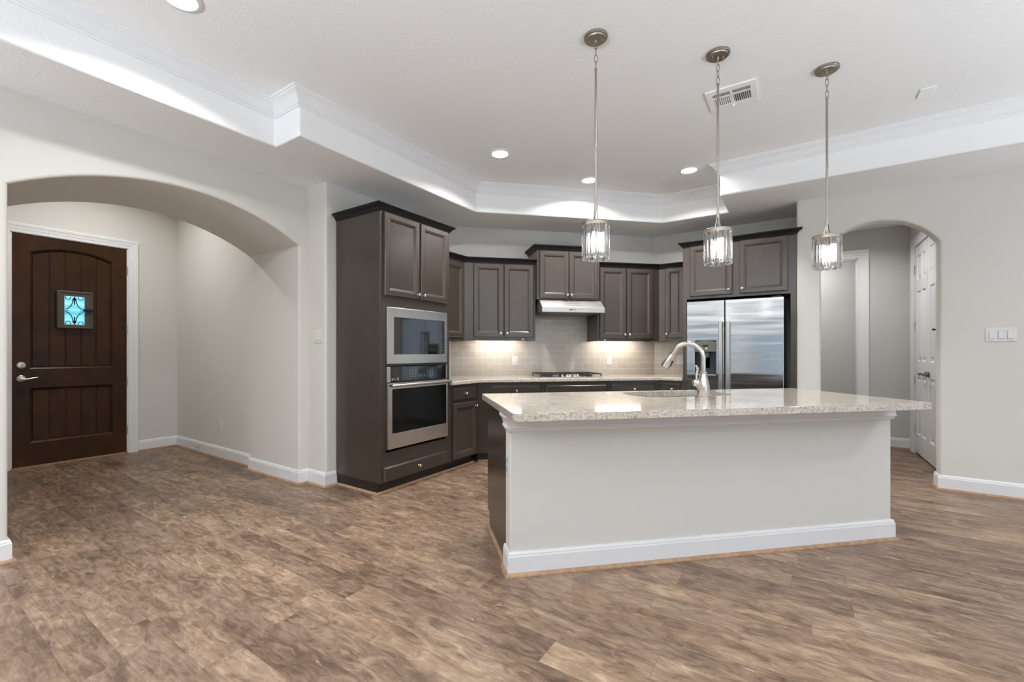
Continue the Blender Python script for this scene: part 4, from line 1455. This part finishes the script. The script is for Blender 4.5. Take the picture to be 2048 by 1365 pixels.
def downlights():
    root = thing('recessed_light', 'recessed ceiling light above the oven cabinet side of the kitchen', 'ceiling light', (-2.276, 3.377, TZ), 0, 'recessed ceiling lights')
    MB().lathe([(0.098, 0.0), (0.098, -0.004), (0.092, -0.008), (0.076, -0.010), (0.070, -0.004), (0.070, 0.0)], seg=36, cap=False).build('trim_ring', 'white_trim', root, smooth=True)
    MB().lathe([(0.0001, -0.004), (0.071, -0.004), (0.071, -0.002), (0.0001, -0.002)], seg=36, cap=False).build('lens', 'lens_glow', root)
    area('can_light', (0, 0, -0.03), (0, 0, -1), 0.13, 0.13, 22, CAN, 'DISK', parent=root, spread=radians(150))
    for loc, lab in (((-1.844, 4.433), 'recessed ceiling light half hidden behind the first pendant rod'),
                     ((-0.910, 4.757), 'recessed ceiling light in front of the refrigerator cabinet'),
                     ((-2.640, 0.960), 'recessed ceiling light cut off by the top edge of the photo'),
                     ((-2.6, -1.4), 'recessed ceiling light behind the camera, near the left wall'),
                     ((-0.21, 1.91), 'recessed ceiling light above the open floor in front of the island'),
                     ((3.0, 3.7), 'recessed ceiling light outside the right edge of the photo'),
                     ((2.8, 0.2), 'recessed ceiling light behind the camera, near the side windows')):
        dup(root, (loc[0], loc[1], TZ), lab)
    f = dup(root, (-5.7, 1.45, 3.35), 'recessed foyer ceiling light hidden above the wide arch')
    h = dup(root, (0.4, 6.6, 2.80), 'recessed hallway ceiling light hidden above the narrow arch')
    for o, p in ((f, 16), (h, 12)):
        for ch in o.children:
            if ch.type == 'LIGHT':
                ch.data = ch.data.copy()
                ch.data.energy = p
    area('room_beyond_light', (0.0, 8.0, 2.75), (0, 0, -1), 0.3, 0.3, 16, CAN)


downlights()


def vent():
    # ceiling register, long side along x
    r = thing('ceiling_vent', 'white ceiling air vent with dark louvre slots behind the middle pendant rod', 'vent', (-0.392, 3.555, TZ), 0.0)
    hw, hd = 0.158, 0.150
    MB().holed(rect(-hw, hw, -hd, hd), [rect(-0.118, -0.008, -0.095, 0.085), rect(0.008, 0.118, -0.095, 0.085)], -0.010, 0.0, 'z').build('frame', 'vent_white', r, bevel=0.003)
    MB().box(-0.12, 0.12, -0.097, 0.087, -0.002, 0.0).build('duct', 'dark_slot', r)
    for half in (-1, 1):
        x0, x1 = (-0.118, -0.008) if half < 0 else (0.008, 0.118)
        MB().box(x0, x1, 0.030, 0.040, -0.010, -0.002).build('divider', 'vent_white', r) if False else None
        mb = MB()
        # long blades along x next to the camera side edge
        for i in range(4):
            y = -0.093 + i * 0.0125
            mb.add([(x0, y, -0.009), (x1, y, -0.009), (x1, y + 0.008, -0.003), (x0, y + 0.008, -0.003), (x0, y + 0.001, -0.010), (x1, y + 0.001, -0.010), (x1, y + 0.009, -0.004), (x0, y + 0.009, -0.004)],
                   [(0, 1, 2, 3), (4, 7, 6, 5), (0, 4, 5, 1), (2, 6, 7, 3), (0, 3, 7, 4), (1, 5, 6, 2)])
        mb.box(x0, x1, -0.043, -0.034, -0.010, -0.002)
        mb.build('louvre', 'vent_white', r)
        mb = MB()
        for i in range(9):
            x = x0 + 0.003 + i * 0.0125
            s = half * 0.006
            xa = x + (0.0 if s > 0 else 0.006)
            mb.add([(xa, -0.034, -0.002), (xa, 0.085, -0.002), (xa + s, 0.085, -0.010), (xa + s, -0.034, -0.010), (xa + 0.002, -0.034, -0.002), (xa + 0.002, 0.085, -0.002), (xa + s + 0.002, 0.085, -0.010), (xa + s + 0.002, -0.034, -0.010)],
                   [(0, 1, 2, 3), (4, 7, 6, 5), (0, 4, 5, 1), (2, 6, 7, 3), (0, 3, 7, 4), (1, 5, 6, 2)])
        mb.build('louvre', 'vent_white', r)
    MB().box(-0.006, 0.006, 0.10, 0.118, -0.026, -0.010).build('damper_lever', 'vent_white', r, bevel=0.002)

    o = MB().box(-0.042, 0.042, -0.072, 0.072, -0.008, 0.0).build('ceiling_plate', 'vent_white', loc=(0.745, 4.275, TZ), bevel=0.003)
    tag(o, 'small blank white cover plate on the ceiling right of the last pendant', 'cover plate')

    d = thing('door_stop', 'spring door stop on the foyer baseboard left of the low outlet', 'door stop', (-5.98, 2.365, 0.065), 0.0)
    pts = []
    for i in range(80):
        a = i * 0.6
        pts.append((0.006 * cos(a), -0.004 - i * 0.0008, 0.006 * sin(a)))
    MB().tube(pts, 0.0014, 5).build('spring', 'nickel', d, smooth=True)
    MB().lathe([(0.010, 0.0), (0.010, -0.005), (0.0001, -0.005)], (0, 0, 0), 'y', 12).build('base', 'nickel', d)
    MB().lathe([(0.0001, -0.066), (0.008, -0.066), (0.008, -0.080), (0.0001, -0.082)], (0, 0, 0), 'y', 12, cap=False).build('tip', 'white_plastic', d)


vent()
